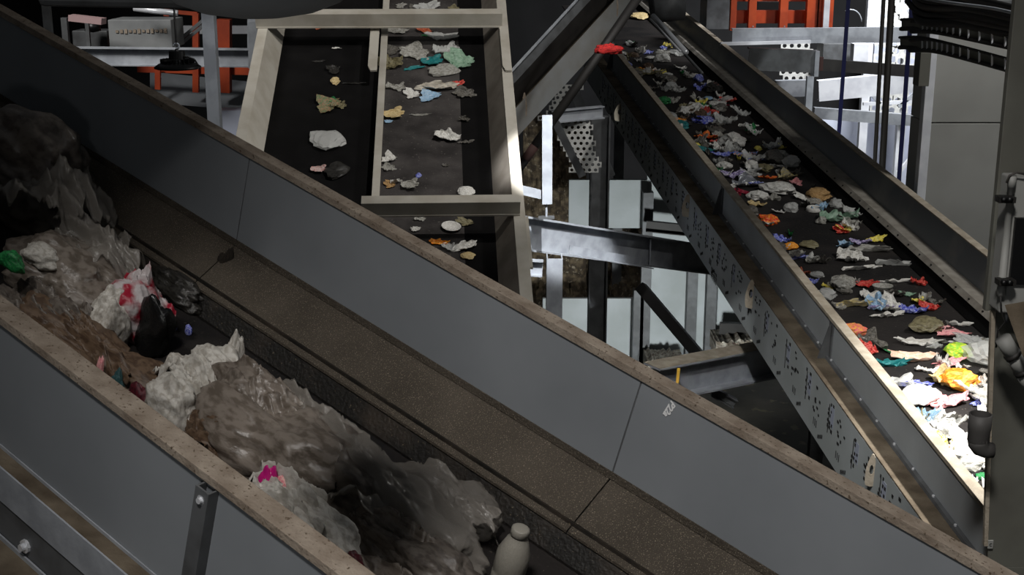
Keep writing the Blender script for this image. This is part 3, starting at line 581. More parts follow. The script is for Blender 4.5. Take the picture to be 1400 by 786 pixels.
# cable trays
def curvep(pts, n=24):
    out = []
    for k in range(n+1):
        t = k/n*(len(pts)-1); i = min(int(t), len(pts)-2); f = t-i
        p0 = pts[max(i-1, 0)]; p1 = pts[i]; p2 = pts[i+1]; p3 = pts[min(i+2, len(pts)-1)]
        out.append(tuple(.5*((2*b_) + (-a_+c_)*f + (2*a_-5*b_+4*c_-d_)*f*f + (-a_+3*b_-3*c_+d_)*f**3) for a_, b_, c_, d_ in zip(p0, p1, p2, p3)))
    return out
def tray(path, hpx, label, nr, m='steel_black'):
    t = empty('cable_tray', P(path[0][0], path[0][1], path[0][2]), label, 'cable tray')
    cp = curvep(path)
    for off, nm, r in ((0, 'top_rail', .014), (hpx, 'bottom_rail', .022)):
        mb = MB(); mb.tube([P(x, y + off*(1 + .12*k_/24), Y_) for k_, (x, y, Y_) in enumerate(cp)], r, 6); mb.build(nm, m, t)
        mb = MB(); mb.tube([P(x, y + off*(1 + .12*k_/24), Y_) + Vector((0, .35, 0)) for k_, (x, y, Y_) in enumerate(cp)], r, 6); mb.build(nm, m, t)
    for q in range(nr):
        f = .2 + .78*q/(nr-1); i = f*24; i0 = int(i); g = i-i0; x, y, Y_ = (cp[i0][j]*(1-g) + cp[min(i0+1, 24)][j]*g for j in range(3))
        bar('rung', P(x, y, Y_) - Vector((0, .02, 0)), P(x - .6, y + hpx*(1 + .12*f), Y_) - Vector((0, .03, 0)), rect(.014, .014), 'white', parent=t, up=(0, 1, 0))
    mb = MB(); pl = []
    top = [P(x, y + 1, Y_) + Vector((0, .05, 0)) for x, y, Y_ in cp]; bot = [P(x, y + hpx, Y_) + Vector((0, .05, 0)) for x, y, Y_ in cp]
    for i in range(24):
        mb.loft([top[i], top[i+1], bot[i+1], bot[i]], [p + Vector((0, .28, 0)) for p in (top[i], top[i+1], bot[i+1], bot[i])])
    mb.build('cable_fill', 'bronze', t)
    return t
tray([(1246, 30, 12.8), (1275, 30, 12.2), (1320, 38, 11.6), (1405, 56, 10.9)], 13, 'upper cable tray curving across the top right corner', 14)
tray([(1244, 55, 12.8), (1275, 55, 12.2), (1320, 65, 11.6), (1405, 88, 10.9)], 14, 'lower cable tray directly above the grey cabinet wall', 14)
for q in range(9):
    y = -14 + q*5.2
    mb = MB(); mb.tube([P(x, yy, Y_) for x, yy, Y_ in curvep([(1240 + (q % 3)*6, y - 22 + q, 12.6), (1262 + (q % 2)*8, y + 2, 12.2), (1320, y + 9 - q*.4, 11.5), (1410, y + 30 - q*.8, 10.8)])], .026 + .006*(q % 3), 8)
    lab = ['thin', 'medium', 'thick'][q % 3]
    tag(mb.build('tray_cable', ['cable_black', 'cable', 'cable_black'][q % 3], None, True), 'dark cable in the bundle running above the upper cable tray', 'cable', 'dark cables bundled above the upper cable tray')
mb = MB(); mb.tube([P(x, yy, Y_) for x, yy, Y_ in curvep([(1250, -4, 12.3), (1300, 4, 11.5), (1360, 12, 11.0), (1410, 24, 10.6)])], .014, 8); tag(mb.build('light_conduit', 'steel', None, True), 'thin light conduit arching above the dark cable bundle', 'conduit')

# right column with sensor
YC = 6.9
colm = empty('machine_column', P(1400, 786, YC), 'broad olive grey machine column at the right edge, dusty along its left edge', 'column', kind='thing')
def csl(x0, x1, y0, y1, Y, th, nm, m, floor=False):
    a = P(x0, y0, Y); b = P(x1, y1, Y); z0 = 0 if floor else b.z
    mb = MB(); mb.box(((a.x+b.x)/2, Y+th/2, (a.z+z0)/2), (b.x-a.x, 0, 0), (0, th, 0), (0, 0, a.z-z0)); return mb.build(nm, m, colm, bevel=.004)
a1, a2, a3, a4 = P(1362, 425, YC), P(1350, 775, YC), P(1480, 775, YC), P(1480, 425, YC)
d_ = Vector((.02, .08, 0))
mb = MB(); mb.loft([a1, a2, a3, a4], [p + d_ for p in (a1, a2, a3, a4)]); mb.build('lower_body', 'bronze', colm)
p1, p2 = P(1357, 425, YC - .01), P(1347, 745, YC - .01)
mb = MB(); mb.prism(p1, p2, rect(.022, .03), up=(0, 1, 0)); mb.build('edge_strip', 'dust_light', colm)
csl(1390, 1480, -20, 425, YC + .1, .05, 'upper_body', 'bronze')
csl(1352, 1480, 775, 800, YC, .08, 'foot', 'bronze', True)
mb = MB(); c = P(1354, 744, YC - .02); mb.box(c, (.03, 0, 0), (0, .006, 0), (0, 0, .05)); pl = mb.build('tag_plate', 'greypanel', colm)
cu = bpy.data.curves.new('tag_letter', 'FONT'); cu.body = 'c'; cu.size = .04; cu.extrude = .0005; tx2 = bpy.data.objects.new('tag_letter', cu); col.objects.link(tx2)
tx2.parent = pl; tx2.location = c - Vector(pl['org']) + Vector((-.009, -.006, -.01)); tx2.rotation_euler = (math.pi/2, 0, 0); cu.materials.append(M['mark'])
sn = empty('light_barrier', P(1385, 430, 6.7), 'tubular light barrier sensor with clamps and a grey housing mounted on the olive column', 'sensor')
mb = MB(); mb.lathe(P(1368, 404, 6.7), [(0, 0), (.021, 0), (.021, .07), (.019, .07), (.019, .58), (.021, .58), (.021, .64), (0, .64)], n=20); mb.build('main_tube', 'greypanel', sn, True)
mb = MB(); mb.tube([P(1380, 246, 6.75), P(1376, 440, 6.75)], .009, 10); mb.build('thin_rod', 'steel', sn, True)
for y in (272, 385):
    mb = MB(); mb.prism(P(1363, y, 6.66), P(1386, y, 6.66), rect(.07, .03)); mb.build('clamp', 'steel_black', sn)
    for x in (1371, 1379):
        mb = MB(); mb.lathe(P(x, y, 6.63), [(0, .03), (.014, .03), (.014, 0)], (0, -1, 0), 10); mb.build('clamp_knob', 'black', sn, True)
mb = MB(); a, b = P(1384, 243, 6.72), P(1430, 428, 6.72); mb.box(((a.x+b.x)/2, 6.8, (a.z+b.z)/2), (b.x-a.x, 0, 0), (0, .16, 0), (0, 0, a.z-b.z)); mb.build('housing', 'greypanel', sn, bevel=.01)
mb = MB(); a, b = P(1389, 298, 6.7), P(1430, 389, 6.7); mb.box(((a.x+b.x)/2, 6.71, (a.z+b.z)/2), (b.x-a.x, 0, 0), (0, .03, 0), (0, 0, a.z-b.z)); mb.build('dark_window', 'black', sn)
mb = MB(); mb.tube([P(x, y, 6.68) for x, y in ((1376, 250), (1380, 240), (1390, 236), (1402, 238))], .006, 8); mb.build('top_cable', 'cable', sn, True)
mb = MB(); mb.tube([P(x, y, 6.68) for x, y in ((1368, 404), (1369, 425), (1374, 440), (1364, 452), (1362, 475))], .005, 8); mb.build('sensor_cable', 'cable_black', sn, True)
mb = MB(); mb.loft([P(1376, 424, 6.6), P(1410, 418, 6.6), P(1410, 498, 6.45), P(1398, 486, 6.45)], [p + Vector((0, .03, .02)) for p in (P(1376, 424, 6.6), P(1410, 418, 6.6), P(1410, 498, 6.45), P(1398, 486, 6.45))]); mb.build('cover_flap', 'dust_brown', sn)
for i, (x0, y0, x1, y1) in enumerate(((1371, 462, 1384, 484), (1385, 486, 1397, 506), (1398, 508, 1412, 532))):
    mb = MB(); mb.tube([P(x0, y0, 6.6), P(x1, y1, 6.6)], .042, 16); mb.build('lower_cylinder', 'greypanel', sn, True)
    if i < 2:
        mb = MB(); mb.tube([P(x1-1, y1-1, 6.59), P(x1+2, y1+3, 6.59)], .047, 16); mb.build('clamp_ring', 'steel_black', sn, True)
ck = P(1341, 566, 6.6); k = 6.8/FOC
cup = empty('pipe_socket', ck, 'dark grey open pipe socket with elbow fixed to the left edge of the olive column', 'pipe')
mb = MB(); mb.lathe(ck, [(14*k, 0), (16*k, 0), (16*k, -22*k), (15.2*k, -24*k), (15.2*k, -40*k), (14*k, -42*k), (14*k, -24*k), (14*k, 0)], n=32); mb.build('socket_tube', 'pipe', cup, True)
mb = MB(); mb.tube([ck + Vector((x*k, 0, -z*k)) for x, z in ((0, 36), (1, 44), (5, 50), (12, 54), (22, 55))], [15.2*k, 15*k, 14*k, 12*k, 11*k], 20); mb.build('elbow', 'pipe', cup, True)

# shiny tubes at the top of conveyor B
mb = MB(); mb.tube([P(893, 22, 17), P(938, 72, 16)], .035, 12); tag(mb.build('guide_tube', 'chrome', None, True), 'shiny steel guide tube at the top end of the litter belt, upper of the pair', 'pipe')
mb = MB(); mb.tube([P(889, 26, 16.8), P(930, 70, 15.8)], .014, 10); tag(mb.build('guide_rod', 'chrome', None, True), 'thin shiny rod lying just below the shiny guide tube', 'rod')
mb = MB(); mb.tube([P(936, 70, 16.1), P(938, 76, 16), P(960, 100, 15.4)], .018, 10); tag(mb.build('guide_tail', 'steel_dark', None, True), 'dull tail piece continuing below the shiny guide tube', 'rod')
mb = MB(); mb.lathe(P(912, 6, 19.0), [(0, -.22), (.24, -.22), (.24, .22), (0, .22)], (B.v + Vector((0, 0, .1))), 28); tag(mb.build('head_drum', 'steel_dark', None, True), 'dull steel drum at the far top end of the litter belt', 'drum')
# rag on the seam
s_, w_, _ = A.onv(318, 348, -.01)

solid_text(CH); solid_text(tx2)
# ================================================================ SETTING
mb = MB(); mb.box((0, 15, -.1), (60, 0, 0), (0, 60, 0), (0, 0, .2)); o = mb.build('floor', 'concrete'); o['kind'] = 'structure'
mb = MB(); mb.box((0, 34, 8), (60, 0, 0), (0, .3, 0), (0, 0, 16)); o = mb.build('wall_back', 'hall'); o['kind'] = 'structure'
mb = MB(); mb.box((-16, 15, 8), (.3, 0, 0), (0, 60, 0), (0, 0, 16)); o = mb.build('wall_left', 'hall'); o['kind'] = 'structure'
mb = MB(); mb.box((17, 15, 8), (.3, 0, 0), (0, 60, 0), (0, 0, 16)); o = mb.build('wall_right', 'hall'); o['kind'] = 'structure'

# ================================================================ LITTER
def fm(name, c, alpha, c2=None, rough=.25): return film(name, c, alpha, rough, c2)
W = dict(
    clear=fm('clear_film', (222, 222, 218), .5, None, .18), clear_b=fm('cloudy_film', (200, 198, 190), .65, (160, 156, 146), .25),
    grey=fm('grey_film', (122, 118, 110), .8, (88, 84, 78), .4), dark=fm('dark_film', (56, 54, 50), .85, (34, 32, 30), .25),
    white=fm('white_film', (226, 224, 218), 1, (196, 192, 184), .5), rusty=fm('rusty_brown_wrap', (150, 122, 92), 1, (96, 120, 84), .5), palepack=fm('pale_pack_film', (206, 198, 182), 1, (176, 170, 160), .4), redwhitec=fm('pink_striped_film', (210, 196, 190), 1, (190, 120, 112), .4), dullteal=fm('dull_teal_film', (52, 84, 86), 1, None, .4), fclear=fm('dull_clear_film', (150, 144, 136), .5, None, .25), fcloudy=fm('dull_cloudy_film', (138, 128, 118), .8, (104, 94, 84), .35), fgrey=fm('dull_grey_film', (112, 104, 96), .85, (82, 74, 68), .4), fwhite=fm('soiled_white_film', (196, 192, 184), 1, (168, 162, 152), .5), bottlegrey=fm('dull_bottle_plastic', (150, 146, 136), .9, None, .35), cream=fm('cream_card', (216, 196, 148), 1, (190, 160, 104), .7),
    kraft=fm('kraft_paper', (186, 150, 100), 1, (160, 124, 78), .8), brown=fm('brown_film', (104, 84, 66), .9, (76, 58, 44), .5),
    red=fm('red_wrapper', (196, 30, 34), 1, (226, 120, 100), .35), crimson=fm('crimson_film', (150, 22, 52), 1, (110, 14, 34), .35),
    redwhite=film('red_white_bag', (196, 188, 188), 1, .35, (150, 24, 46), 3.2), orange=fm('orange_wrapper', (236, 128, 32), 1, (250, 190, 70), .4),
    yellow=fm('yellow_wrapper', (238, 214, 50), 1, (240, 236, 160), .4), lime=fm('lime_packet', (150, 216, 70), 1, (226, 232, 60), .4),
    green=fm('green_scrap', (40, 132, 70), 1, (24, 92, 52), .4), teal=fm('teal_film', (20, 112, 116), 1, (50, 140, 138), .35),
    blue=fm('blue_film', (52, 64, 186), 1, (190, 196, 226), .35), sky=fm('sky_blue_wrapper', (62, 132, 200), 1, (232, 150, 50), .35),
    paleblue=fm('pale_blue_film', (150, 190, 222), .9, (190, 212, 230), .35), violet=fm('violet_wrapper', (112, 92, 158), 1, (220, 214, 226), .3),
    pink=fm('pink_film', (232, 142, 150), 1, (246, 196, 190), .4), peach=fm('peach_paper', (244, 202, 176), 1, (250, 228, 210), .6),
    magenta=fm('magenta_scrap', (206, 30, 130), 1, None, .4), maroon=fm('maroon_film', (88, 26, 36), 1, (60, 18, 26), .5),
    olive=fm('olive_bag', (140, 132, 100), .9, (112, 104, 76), .4), greenish=fm('pale_green_film', (160, 190, 166), .8, (130, 166, 140), .3),
    silver=mat('silver_foil', (196, 198, 204), .22, .85, bump=.5, bscale=30), black=fm('black_film', (20, 20, 20), 1, None, .2),
    pinkorange=fm('pink_orange_pack', (240, 110, 110), 1, (248, 190, 60), .4), redbrown=fm('red_brown_pack', (160, 62, 40), 1, (200, 120, 80), .4),
    yellowgrey=fm('yellow_grey_pack', (196, 178, 116), 1, (170, 164, 152), .4), orangered=fm('red_orange_flower_pack', (228, 50, 36), 1, (250, 170, 60), .4),
)
def me_from(vs, fs, name):
    me = bpy.data.meshes.new(name); me.from_pydata([tuple(v) for v in vs], [], fs); me.update(); me.materials.append(None); return me
def crumple(seed, asp=1.0, amp=.55, n=13):
    r = random.Random(seed); vs = []
    folds = [(r.uniform(0, math.pi), r.uniform(-.35, .35), r.uniform(.25, 1)) for _ in range(6)]
    ph = [r.uniform(0, 6.28) for _ in range(4)]; off = Vector((r.random()*50, r.random()*50, 0))
    for j in range(n):
        for i in range(n):
            x, y = i/(n-1)*2-1, j/(n-1)*2-1
            xx, yy = x*math.sqrt(1-y*y/2), y*math.sqrt(1-x*x/2); th = math.atan2(yy, xx)
            rr = .78 + .12*math.sin(2*th+ph[0]) + .10*math.sin(3*th+ph[1]) + .08*math.sin(5*th+ph[2]) + .06*math.sin(9*th+ph[3])
            px_, py_ = xx*rr*.5, yy*rr*.5
            z = 0
            for a, c, m_ in folds: z += m_*(abs(px_*math.cos(a)+py_*math.sin(a)-c*.5) - .2)
            z = z*amp*.55 + noise.noise(Vector((px_*7, py_*7, 0))+off)*.13*amp*2 + noise.noise(Vector((px_*16, py_*16, 3))+off)*.06*amp*2
            d = Vector((noise.noise(Vector((px_*6, py_*6, 9))+off), noise.noise(Vector((px_*6, py_*6, 19))+off)))*.10
            vs.append(Vector((px_+d.x, (py_+d.y)*asp, z)))
    zs = sorted(v.z for v in vs); z0 = zs[len(zs)//10]; rng = max(zs[-1]-z0, 1e-3)
    for v in vs: v.z = max((v.z - z0)/rng, -.02 + .02*noise.noise(v*9))      # height normalised to 1
    fs = [(j*n+i, j*n+i+1, (j+1)*n+i+1, (j+1)*n+i) for j in range(n-1) for i in range(n-1)]
    k = len(vs); vs2 = [v - Vector((0, 0, .06)) for v in vs]
    fs += [tuple(q+k for q in reversed(f)) for f in fs]
    ring = [i for i in range(n)] + [j*n+n-1 for j in range(1, n)] + [(n-1)*n+i for i in range(n-2, -1, -1)] + [j*n for j in range(n-2, 0, -1)]
    fs += [(ring[t], ring[(t+1) % len(ring)], k+ring[(t+1) % len(ring)], k+ring[t]) for t in range(len(ring))]
    return me_from(vs+vs2, fs, 'crumpled')
def ico(sub):
    import bmesh
    bm = bmesh.new(); bmesh.ops.create_icosphere(bm, subdivisions=sub, radius=1); vs = [v.co.copy() for v in bm.verts]; fs = [tuple(v.index for v in f.verts) for f in bm.faces]; bm.free(); return vs, fs
def crease(q, f, o):      # thin sharp ridges where the noise crosses zero
    return 1 - min(1, abs(noise.noise(q*f + o))*3.2)
def bagmesh(seed, sub=5, big=.35, fine=.10, smooth=True, tail=False):
    vs, fs = ico(sub); r = random.Random(seed); o = Vector([r.random()*40 for _ in range(3)]); out = []
    for p in vs:
        q = Vector((p.x, p.y*.45, p.z)) if smooth else p.copy()        # wrinkles run lengthways
        w_ = q + .25*Vector((noise.noise(q*2+o), noise.noise(q*2.1-o), noise.noise(q*1.9+o*2)))
        f = .80 + big*noise.fractal(p*1.1+o, 1, 2, 2)
        f += fine*(.55*crease(w_, 2.2, o) + .32*crease(w_, 4.6, -o) + .18*crease(w_, 9.5, o*1.3)) - fine*.4
        out.append(Vector((p.x*f, p.y*f, p.z*f)))
    zs = [v.z for v in out]; lo = min(zs)*.55; hi = max(zs)
    res = [Vector((v.x*.55, v.y*.55, (max(v.z, lo + .03*noise.noise(v*5)) - lo)/(hi-lo))) for v in out]
    me = me_from(res, fs, 'bag')
    if smooth: me.shade_smooth()
    return me
def drape(seed, n=72, smooth=True):      # a crinkled film sheet lying loosely over what is under it
    r = random.Random(seed); o = Vector([r.random()*40 for _ in range(3)]); vs = []; ph = [r.uniform(0, 6.28) for _ in range(5)]
    for j in range(n):
        for i in range(n):
            x, y = i/(n-1)*2-1, j/(n-1)*2-1; xx, yy = x*math.sqrt(1-y*y/2), y*math.sqrt(1-x*x/2); th = math.atan2(yy, xx)
            rr = .80 + .1*math.sin(2*th+ph[0]) + .08*math.sin(3*th+ph[1]) + .06*math.sin(7*th+ph[2]) + .04*math.sin(13*th+ph[3]) + .03*math.sin(23*th+ph[4])
            px_, py_ = xx*rr, yy*rr; q = Vector((px_, py_*.5, 0)); w_ = q + .3*Vector((noise.noise(q*2+o), noise.noise(q*2-o), 0))
            d2 = px_*px_ + py_*py_
            z = .55*math.sqrt(max(0, 1-d2*.8)) + .25*noise.noise(q*2.2+o) + .10*crease(w_, 2.6, o) + .05*crease(w_, 5.5, -o) + .022*crease(w_, 12, o*2)
            vs.append(Vector((px_*.55 + .02*noise.noise(q*9+o), py_*.55, z)))
    z0 = min(v.z for v in vs); z1 = max(v.z for v in vs)
    for v in vs: v.z = (v.z-z0)/(z1-z0)
    fs = [(j*n+i, j*n+i+1, (j+1)*n+i+1, (j+1)*n+i) for j in range(n-1) for i in range(n-1)]
    k = len(vs); vs2 = [v - Vector((0, 0, .015)) for v in vs]; fs += [tuple(q+k for q in reversed(f)) for f in fs]
    ring = [i for i in range(n)] + [j*n+n-1 for j in range(1, n)] + [(n-1)*n+i for i in range(n-2, -1, -1)] + [j*n for j in range(n-2, 0, -1)]
    fs += [(ring[t], ring[(t+1) % len(ring)], k+ring[(t+1) % len(ring)], k+ring[t]) for t in range(len(ring))]
    me = me_from(vs+vs2, fs, 'drape'); me.shade_smooth(); return me
def lathemesh(prof, n=24, lie=False):
    mb = MB(); mb.lathe((0, 0, 0), prof, n=n); vs = mb.v
    if lie:
        vs = [Vector((v.z, v.y, v.x)) for v in vs]
    zs = [v.z for v in vs]; vs = [Vector((v.x, v.y, v.z-min(zs))) for v in vs]
    me = me_from(vs, mb.f, 'turned'); me.shade_smooth(); return me
SH = [crumple(k, r_, .55) for k, r_ in enumerate([1, .8, .9, 1, .7, .95, .85, 1, .75, .9])]
ST = [crumple(40+k, .42, .6) for k in range(5)]
BL = [bagmesh(70+k, 3, .4, .16, False) for k in range(6)]
RING = lathemesh([(.5, 0), (.5, .5), (.42, 1), (.34, .6), (.34, .3), (0, .3), (0, .1), (.4, 0)])
TRAYM = lathemesh([(0, .1), (.34, .1), (.42, .9), (.5, 1), (.5, .92), (.44, .8), (.36, 0), (0, 0)])
BOT = lathemesh([(0, -.5), (.13, -.5), (.16, -.46), (.155, -.3), (.145, -.28), (.155, -.26), (.155, .1), (.145, .12), (.155, .14), (.15, .22), (.06, .38), (.055, .42), (.07, .42), (.07, .49), (0, .49)], lie=True)
KIND = {'sheet': SH, 'strip': ST, 'blob': BL, 'ring': [RING], 'tray': [TRAYM], 'bottle': [BOT]}
NM = {'sheet': 'crumpled_wrapper', 'strip': 'twisted_film', 'blob': 'crumpled_bag', 'ring': 'round_lid', 'tray': 'plastic_tray', 'bottle': 'plastic_bottle'}
CATN = {'sheet': 'wrapper', 'strip': 'film strip', 'blob': 'crumpled bag', 'ring': 'lid', 'tray': 'tray', 'bottle': 'bottle'}
rt = random.Random(11); cnt = [0]
def put(fr, s_, v_, w0, Lu, Lv, H, kind, m, rot, label, group=None, name=None, cat=None, me=None):
    cnt[0] += 1
    if me is None: L_ = KIND[kind]; me = L_[cnt[0] % len(L_)]
    o = bpy.data.objects.new(name or NM[kind], me); col.objects.link(o)
    c, s2 = math.cos(rot), math.sin(rot)
    X = (fr.v*c + fr.u*s2); Yv = (fr.u*c - fr.v*s2)
    # the footprint is sized along the belt's own axes, then the piece is turned inside it
    ex = abs(c)*Lv + abs(s2)*Lu; ey = abs(c)*Lu + abs(s2)*Lv
    o.matrix_world = Matrix.Translation(fr.pt(s_, v_, w0)) @ Matrix((X*ex, Yv*ey, fr.w*H)).transposed().to_4x4()
    sl = o.material_slots[0]; sl.link = 'OBJECT'; sl.material = W[m]
    tag(o, label, cat or CATN[kind], group, 'thing'); return o
def px_put(fr, w0, px, py, pw, ph, kind, m, label, rot=None, group=None, hfac=.6, name=None, cat=None, me=None):
    s_, v_, t = fr.onw(px, py + ph*.1, w0); k = t/FOC; r = ray(px, py).normalized(); sg = max(abs(r.dot(fr.w)), .12)
    H = hfac*ph*k*1.15; Lu = min(max((1-hfac)*ph*k/sg*1.5, .05), pw*k*2.4)
    return put(fr, s_, v_, w0 + .001, Lu*(.75 if kind == 'blob' else .9), pw*k*(1.04 if kind in ('blob', 'ring', 'tray') else 1.42), H, kind, m, rt.uniform(-.5, .5) if rot is None else rot, label, group, name, cat, me)
WB = WBELT + .002
BLIST = [
 (1006,195,28,22,'blob','white','white crumpled bag on the litter belt above the blue and orange wrapper'),
 (1019,212,26,12,'sheet','sky','blue wrapper with an orange middle on the litter belt'),
 (1036,219,20,9,'strip','sky','flat blue wrapper touching the right end of the blue and orange one'),
 (1036,204,12,8,'blob','yellow','small yellow scrap above the flat blue wrapper'),
 (1056,203,18,10,'sheet','silver','glittering silver foil near the far wall, beside the yellow green scrap'),
 (1070,202,14,8,'sheet','yellow','yellow green scrap closest to the dark skirt, right of the silver foil'),
 (1062,218,30,20,'blob','grey','brownish cloudy bag under the silver foil'),
 (1058,228,24,9,'strip','white','lacy white scrap below the brownish cloudy bag'),
 (966,205,22,10,'sheet','teal','dark teal scrap against the near wall of the litter belt, below the orange red one'),
 (965,188,22,14,'sheet','orangered','orange red crumpled wrapper on the dim part of the litter belt'),
 (983,194,24,7,'strip','red','long thin red wrapper right of the orange red one'),
 (986,212,26,9,'strip','blue','blue grey film strip left of the blue and orange wrapper'),
 (978,232,18,10,'sheet','green','dark green scrap against the near wall'),
 (990,227,16,11,'blob','white','small white lump right of the dark green scrap'),
 (1004,240,22,14,'sheet','violet','violet shiny wrapper below the small white lump'),
 (1022,251,36,16,'sheet','silver','large crinkled silver sheet in the middle of the litter belt'),
 (997,256,20,9,'strip','white','flat white scrap left of the crinkled silver sheet'),
 (1003,265,15,11,'sheet','crimson','crimson scrap near the inner wall, left of its twin'),
 (1018,263,15,9,'sheet','crimson','crimson scrap just under the crinkled silver sheet'),
 (1036,269,28,15,'blob','white','rumpled white bag right of the crimson scraps'),
 (1064,261,40,20,'blob','white','big bright white bag left of the kraft paper'),
 (1034,280,17,9,'sheet','cream','flat cream card lying alone on dark belt below the rumpled white bag'),
 (1064,290,15,8,'sheet','white','small white scrap left of the round ring lid'),
 (1049,303,24,16,'blob','orangered','red and orange flowered packet near the inner wall'),
 (1049,243,20,8,'strip','orangered','flat orange topped packet above the big white bag'),
 (1076,241,20,14,'sheet','yellowgrey','yellowish torn pack near the far skirt above the kraft paper'),
 (1087,250,12,9,'sheet','pink','small pinkish red scrap right of the yellowish torn pack'),
 (1118,268,38,20,'blob','kraft','crumpled brown kraft paper near the far skirt'),
 (1100,271,22,13,'sheet','white','bright white crumpled paper touching the kraft paper'),
 (1112,287,16,8,'ring','white','round white ring lid lying flat on dark belt'),
 (1168,292,34,24,'sheet','clear','cloudy film lump against the far skirt, right of the greenish plastic'),
 (1147,298,40,22,'sheet','greenish','pale greenish plastic sheet below the kraft paper'),
 (1153,314,18,12,'sheet','yellow','yellow and white scrap under the pale greenish plastic'),
 (1198,328,24,12,'sheet','yellow','vivid yellow torn wrapper near the far skirt'),
 (1178,332,22,11,'sheet','violet','violet pink scrap left of the vivid yellow wrapper'),
 (1187,342,58,16,'strip','clear_b','long cloudy bag stretched below the vivid yellow wrapper'),
 (1164,353,26,18,'sheet','white','twisted white paper below the long cloudy bag'),
 (1176,367,42,11,'strip','white','flat white paper strip under the twisted white paper'),
 (1092,353,24,8,'strip','blue','vivid blue film strip left of the clear scrap'),
 (1109,353,14,14,'sheet','clear','small clear scrap at the right end of the vivid blue strip'),
 (1080,338,18,12,'blob','orange','orange and yellow lump near the inner wall above the vivid blue strip'),
 (1065,339,18,14,'sheet','white','off-white scrap left of the orange and yellow lump'),
 (1226,361,44,16,'strip','clear','thin clear film arch at the far skirt below the long cloudy bag'),
 (1183,389,26,13,'sheet','red','red and yellow wrapper in the middle of the belt'),
 (1221,385,42,9,'strip','white','long off-white film reaching the far skirt right of the red and yellow wrapper'),
 (1206,396,26,11,'tray','clear_b','oval clear tray under the long off-white film'),
 (1150,390,34,22,'blob','clear_b','greyish translucent bag left of the red and yellow wrapper'),
 (1133,393,14,10,'sheet','yellow','small yellow note left of the greyish translucent bag'),
 (1107,384,18,12,'sheet','blue','blue and white scrap against the inner wall'),
 (1096,374,12,14,'sheet','redbrown','red brown scrap just above the blue and white one at the inner wall'),
 (1117,377,15,10,'blob','clear','small clear ball right of the red brown scrap'),
 (1197,407,30,18,'sheet','white','bright white triangular paper standing up'),
 (1209,420,38,10,'strip','violet','blue violet wrapper below the white triangular paper'),
 (1168,417,46,16,'strip','yellowgrey','long yellow grey flattened pack left of the blue violet wrapper'),
 (1214,431,44,12,'strip','white','long white film below the blue violet wrapper'),
 (1166,453,38,20,'blob','pinkorange','pink and yellow crumpled pack against the inner wall'),
 (1180,469,16,8,'sheet','white','small white scrap under the pink and yellow pack'),
 (1257,387,18,14,'sheet','red','small red scrap at the far skirt above the yellow green pieces'),
 (1240,402,20,8,'sheet','greenish','small pale green oval scrap right of the oval clear tray'),
 (1255,412,15,12,'sheet','yellow','yellow scrap below the small pale green oval'),
 (1268,420,20,16,'sheet','red','dull red wrapper at the far skirt'),
 (1248,425,28,16,'sheet','blue','blue and white crinkled wrapper left of the dull red one'),
 (1266,448,44,24,'blob','olive','olive grey bag in the lower part of the belt'),
 (1268,441,10,7,'blob','yellow','yellow tip lying on the olive grey bag'),
 (1304,443,40,12,'strip','white','white rolled film at the far skirt above the flat pink red film'),
 (1303,456,42,12,'sheet','pink','flat pink red film below the white rolled film'),
 (1253,469,54,14,'strip','white','long off-white crushed tube shaped film left of the lime packet'),
 (1292,468,28,9,'strip','white','short white film right of the long crushed one'),
 (1330,466,44,20,'sheet','clear','large clear film sheet at the skirt above the cloudy bag pile'),
 (1308,483,36,24,'blob','lime','lime green packet with yellow lower edge'),
 (1246,489,62,22,'sheet','peach','big peach coloured paper sheet'),
 (1219,498,46,16,'strip','teal','vivid teal film strip at the inner wall'),
 (1219,482,16,7,'sheet','green','small vivid green scrap above the teal strip'),
 (1297,497,44,12,'sheet','pink','pink film right of the peach paper'),
 (1344,490,40,40,'blob','clear','big cloudy clear bag beside the olive column'),
 (1309,523,62,32,'blob','orange','big orange and yellow bag at the bright lower end'),
 (1290,520,26,28,'sheet','cream','pale yellow torn sheet on the left of the big orange bag'),
 (1271,507,30,11,'sheet','white','white flat scrap between the pink film and the big orange bag'),
 (1252,527,42,13,'strip','blue','blue printed white film strip left of the big orange bag'),
 (1226,524,44,24,'sheet','clear','clear sheet spread against the inner wall below the teal strip'),
 (1256,545,64,26,'blob','white','bright white and clear bag heap under the blue printed strip'),
 (1292,550,54,22,'sheet','pink','pale pink translucent film under the big orange bag'),
 (1335,535,44,26,'sheet','clear','clear crackled film at the right of the big orange bag'),
 (1336,552,18,8,'sheet','blue','dark blue scrap above the pipe socket'),
 (1276,575,36,22,'sheet','clear','greenish clear film on the inner wall below the white heap'),
 (1311,609,32,10,'sheet','peach','white scrap with orange tips on the bare lower belt'),
 (1283,594,18,10,'sheet','white','small white scrap left of the orange tipped one'),
 (1326,636,48,22,'blob','clear_b','dirty white film heap at the bottom end of the belt'),
 (1343,652,18,10,'blob','green','bright green scrap beside the dirty white heap at the bottom end'),
 (930,172,16,12,'blob','teal','turquoise crumpled film in the dim upper part'),
 (930,164,12,6,'sheet','orange','orange scrap lying on the turquoise film'),
 (886,100,30,12,'sheet','olive','dull green bag in the darkest upper stretch of the belt'),
 (884,96,14,8,'sheet','orange','dull orange patch at the left of the dull green bag'),
 (950,152,24,16,'sheet','white','white torn sheet in the dim stretch above the turquoise film'),
 (996,138,14,9,'sheet','red','red scrap near the dark far skirt'),
 (985,144,16,8,'sheet','crimson','dark red scrap just left of the red one near the dark far skirt'),
 (876,24,22,10,'blob','cream','pale yellowish lump at the very top end of the belt'),
 (1022,172,20,8,'strip','white','white strip near the far skirt alone in the dim part'),
]
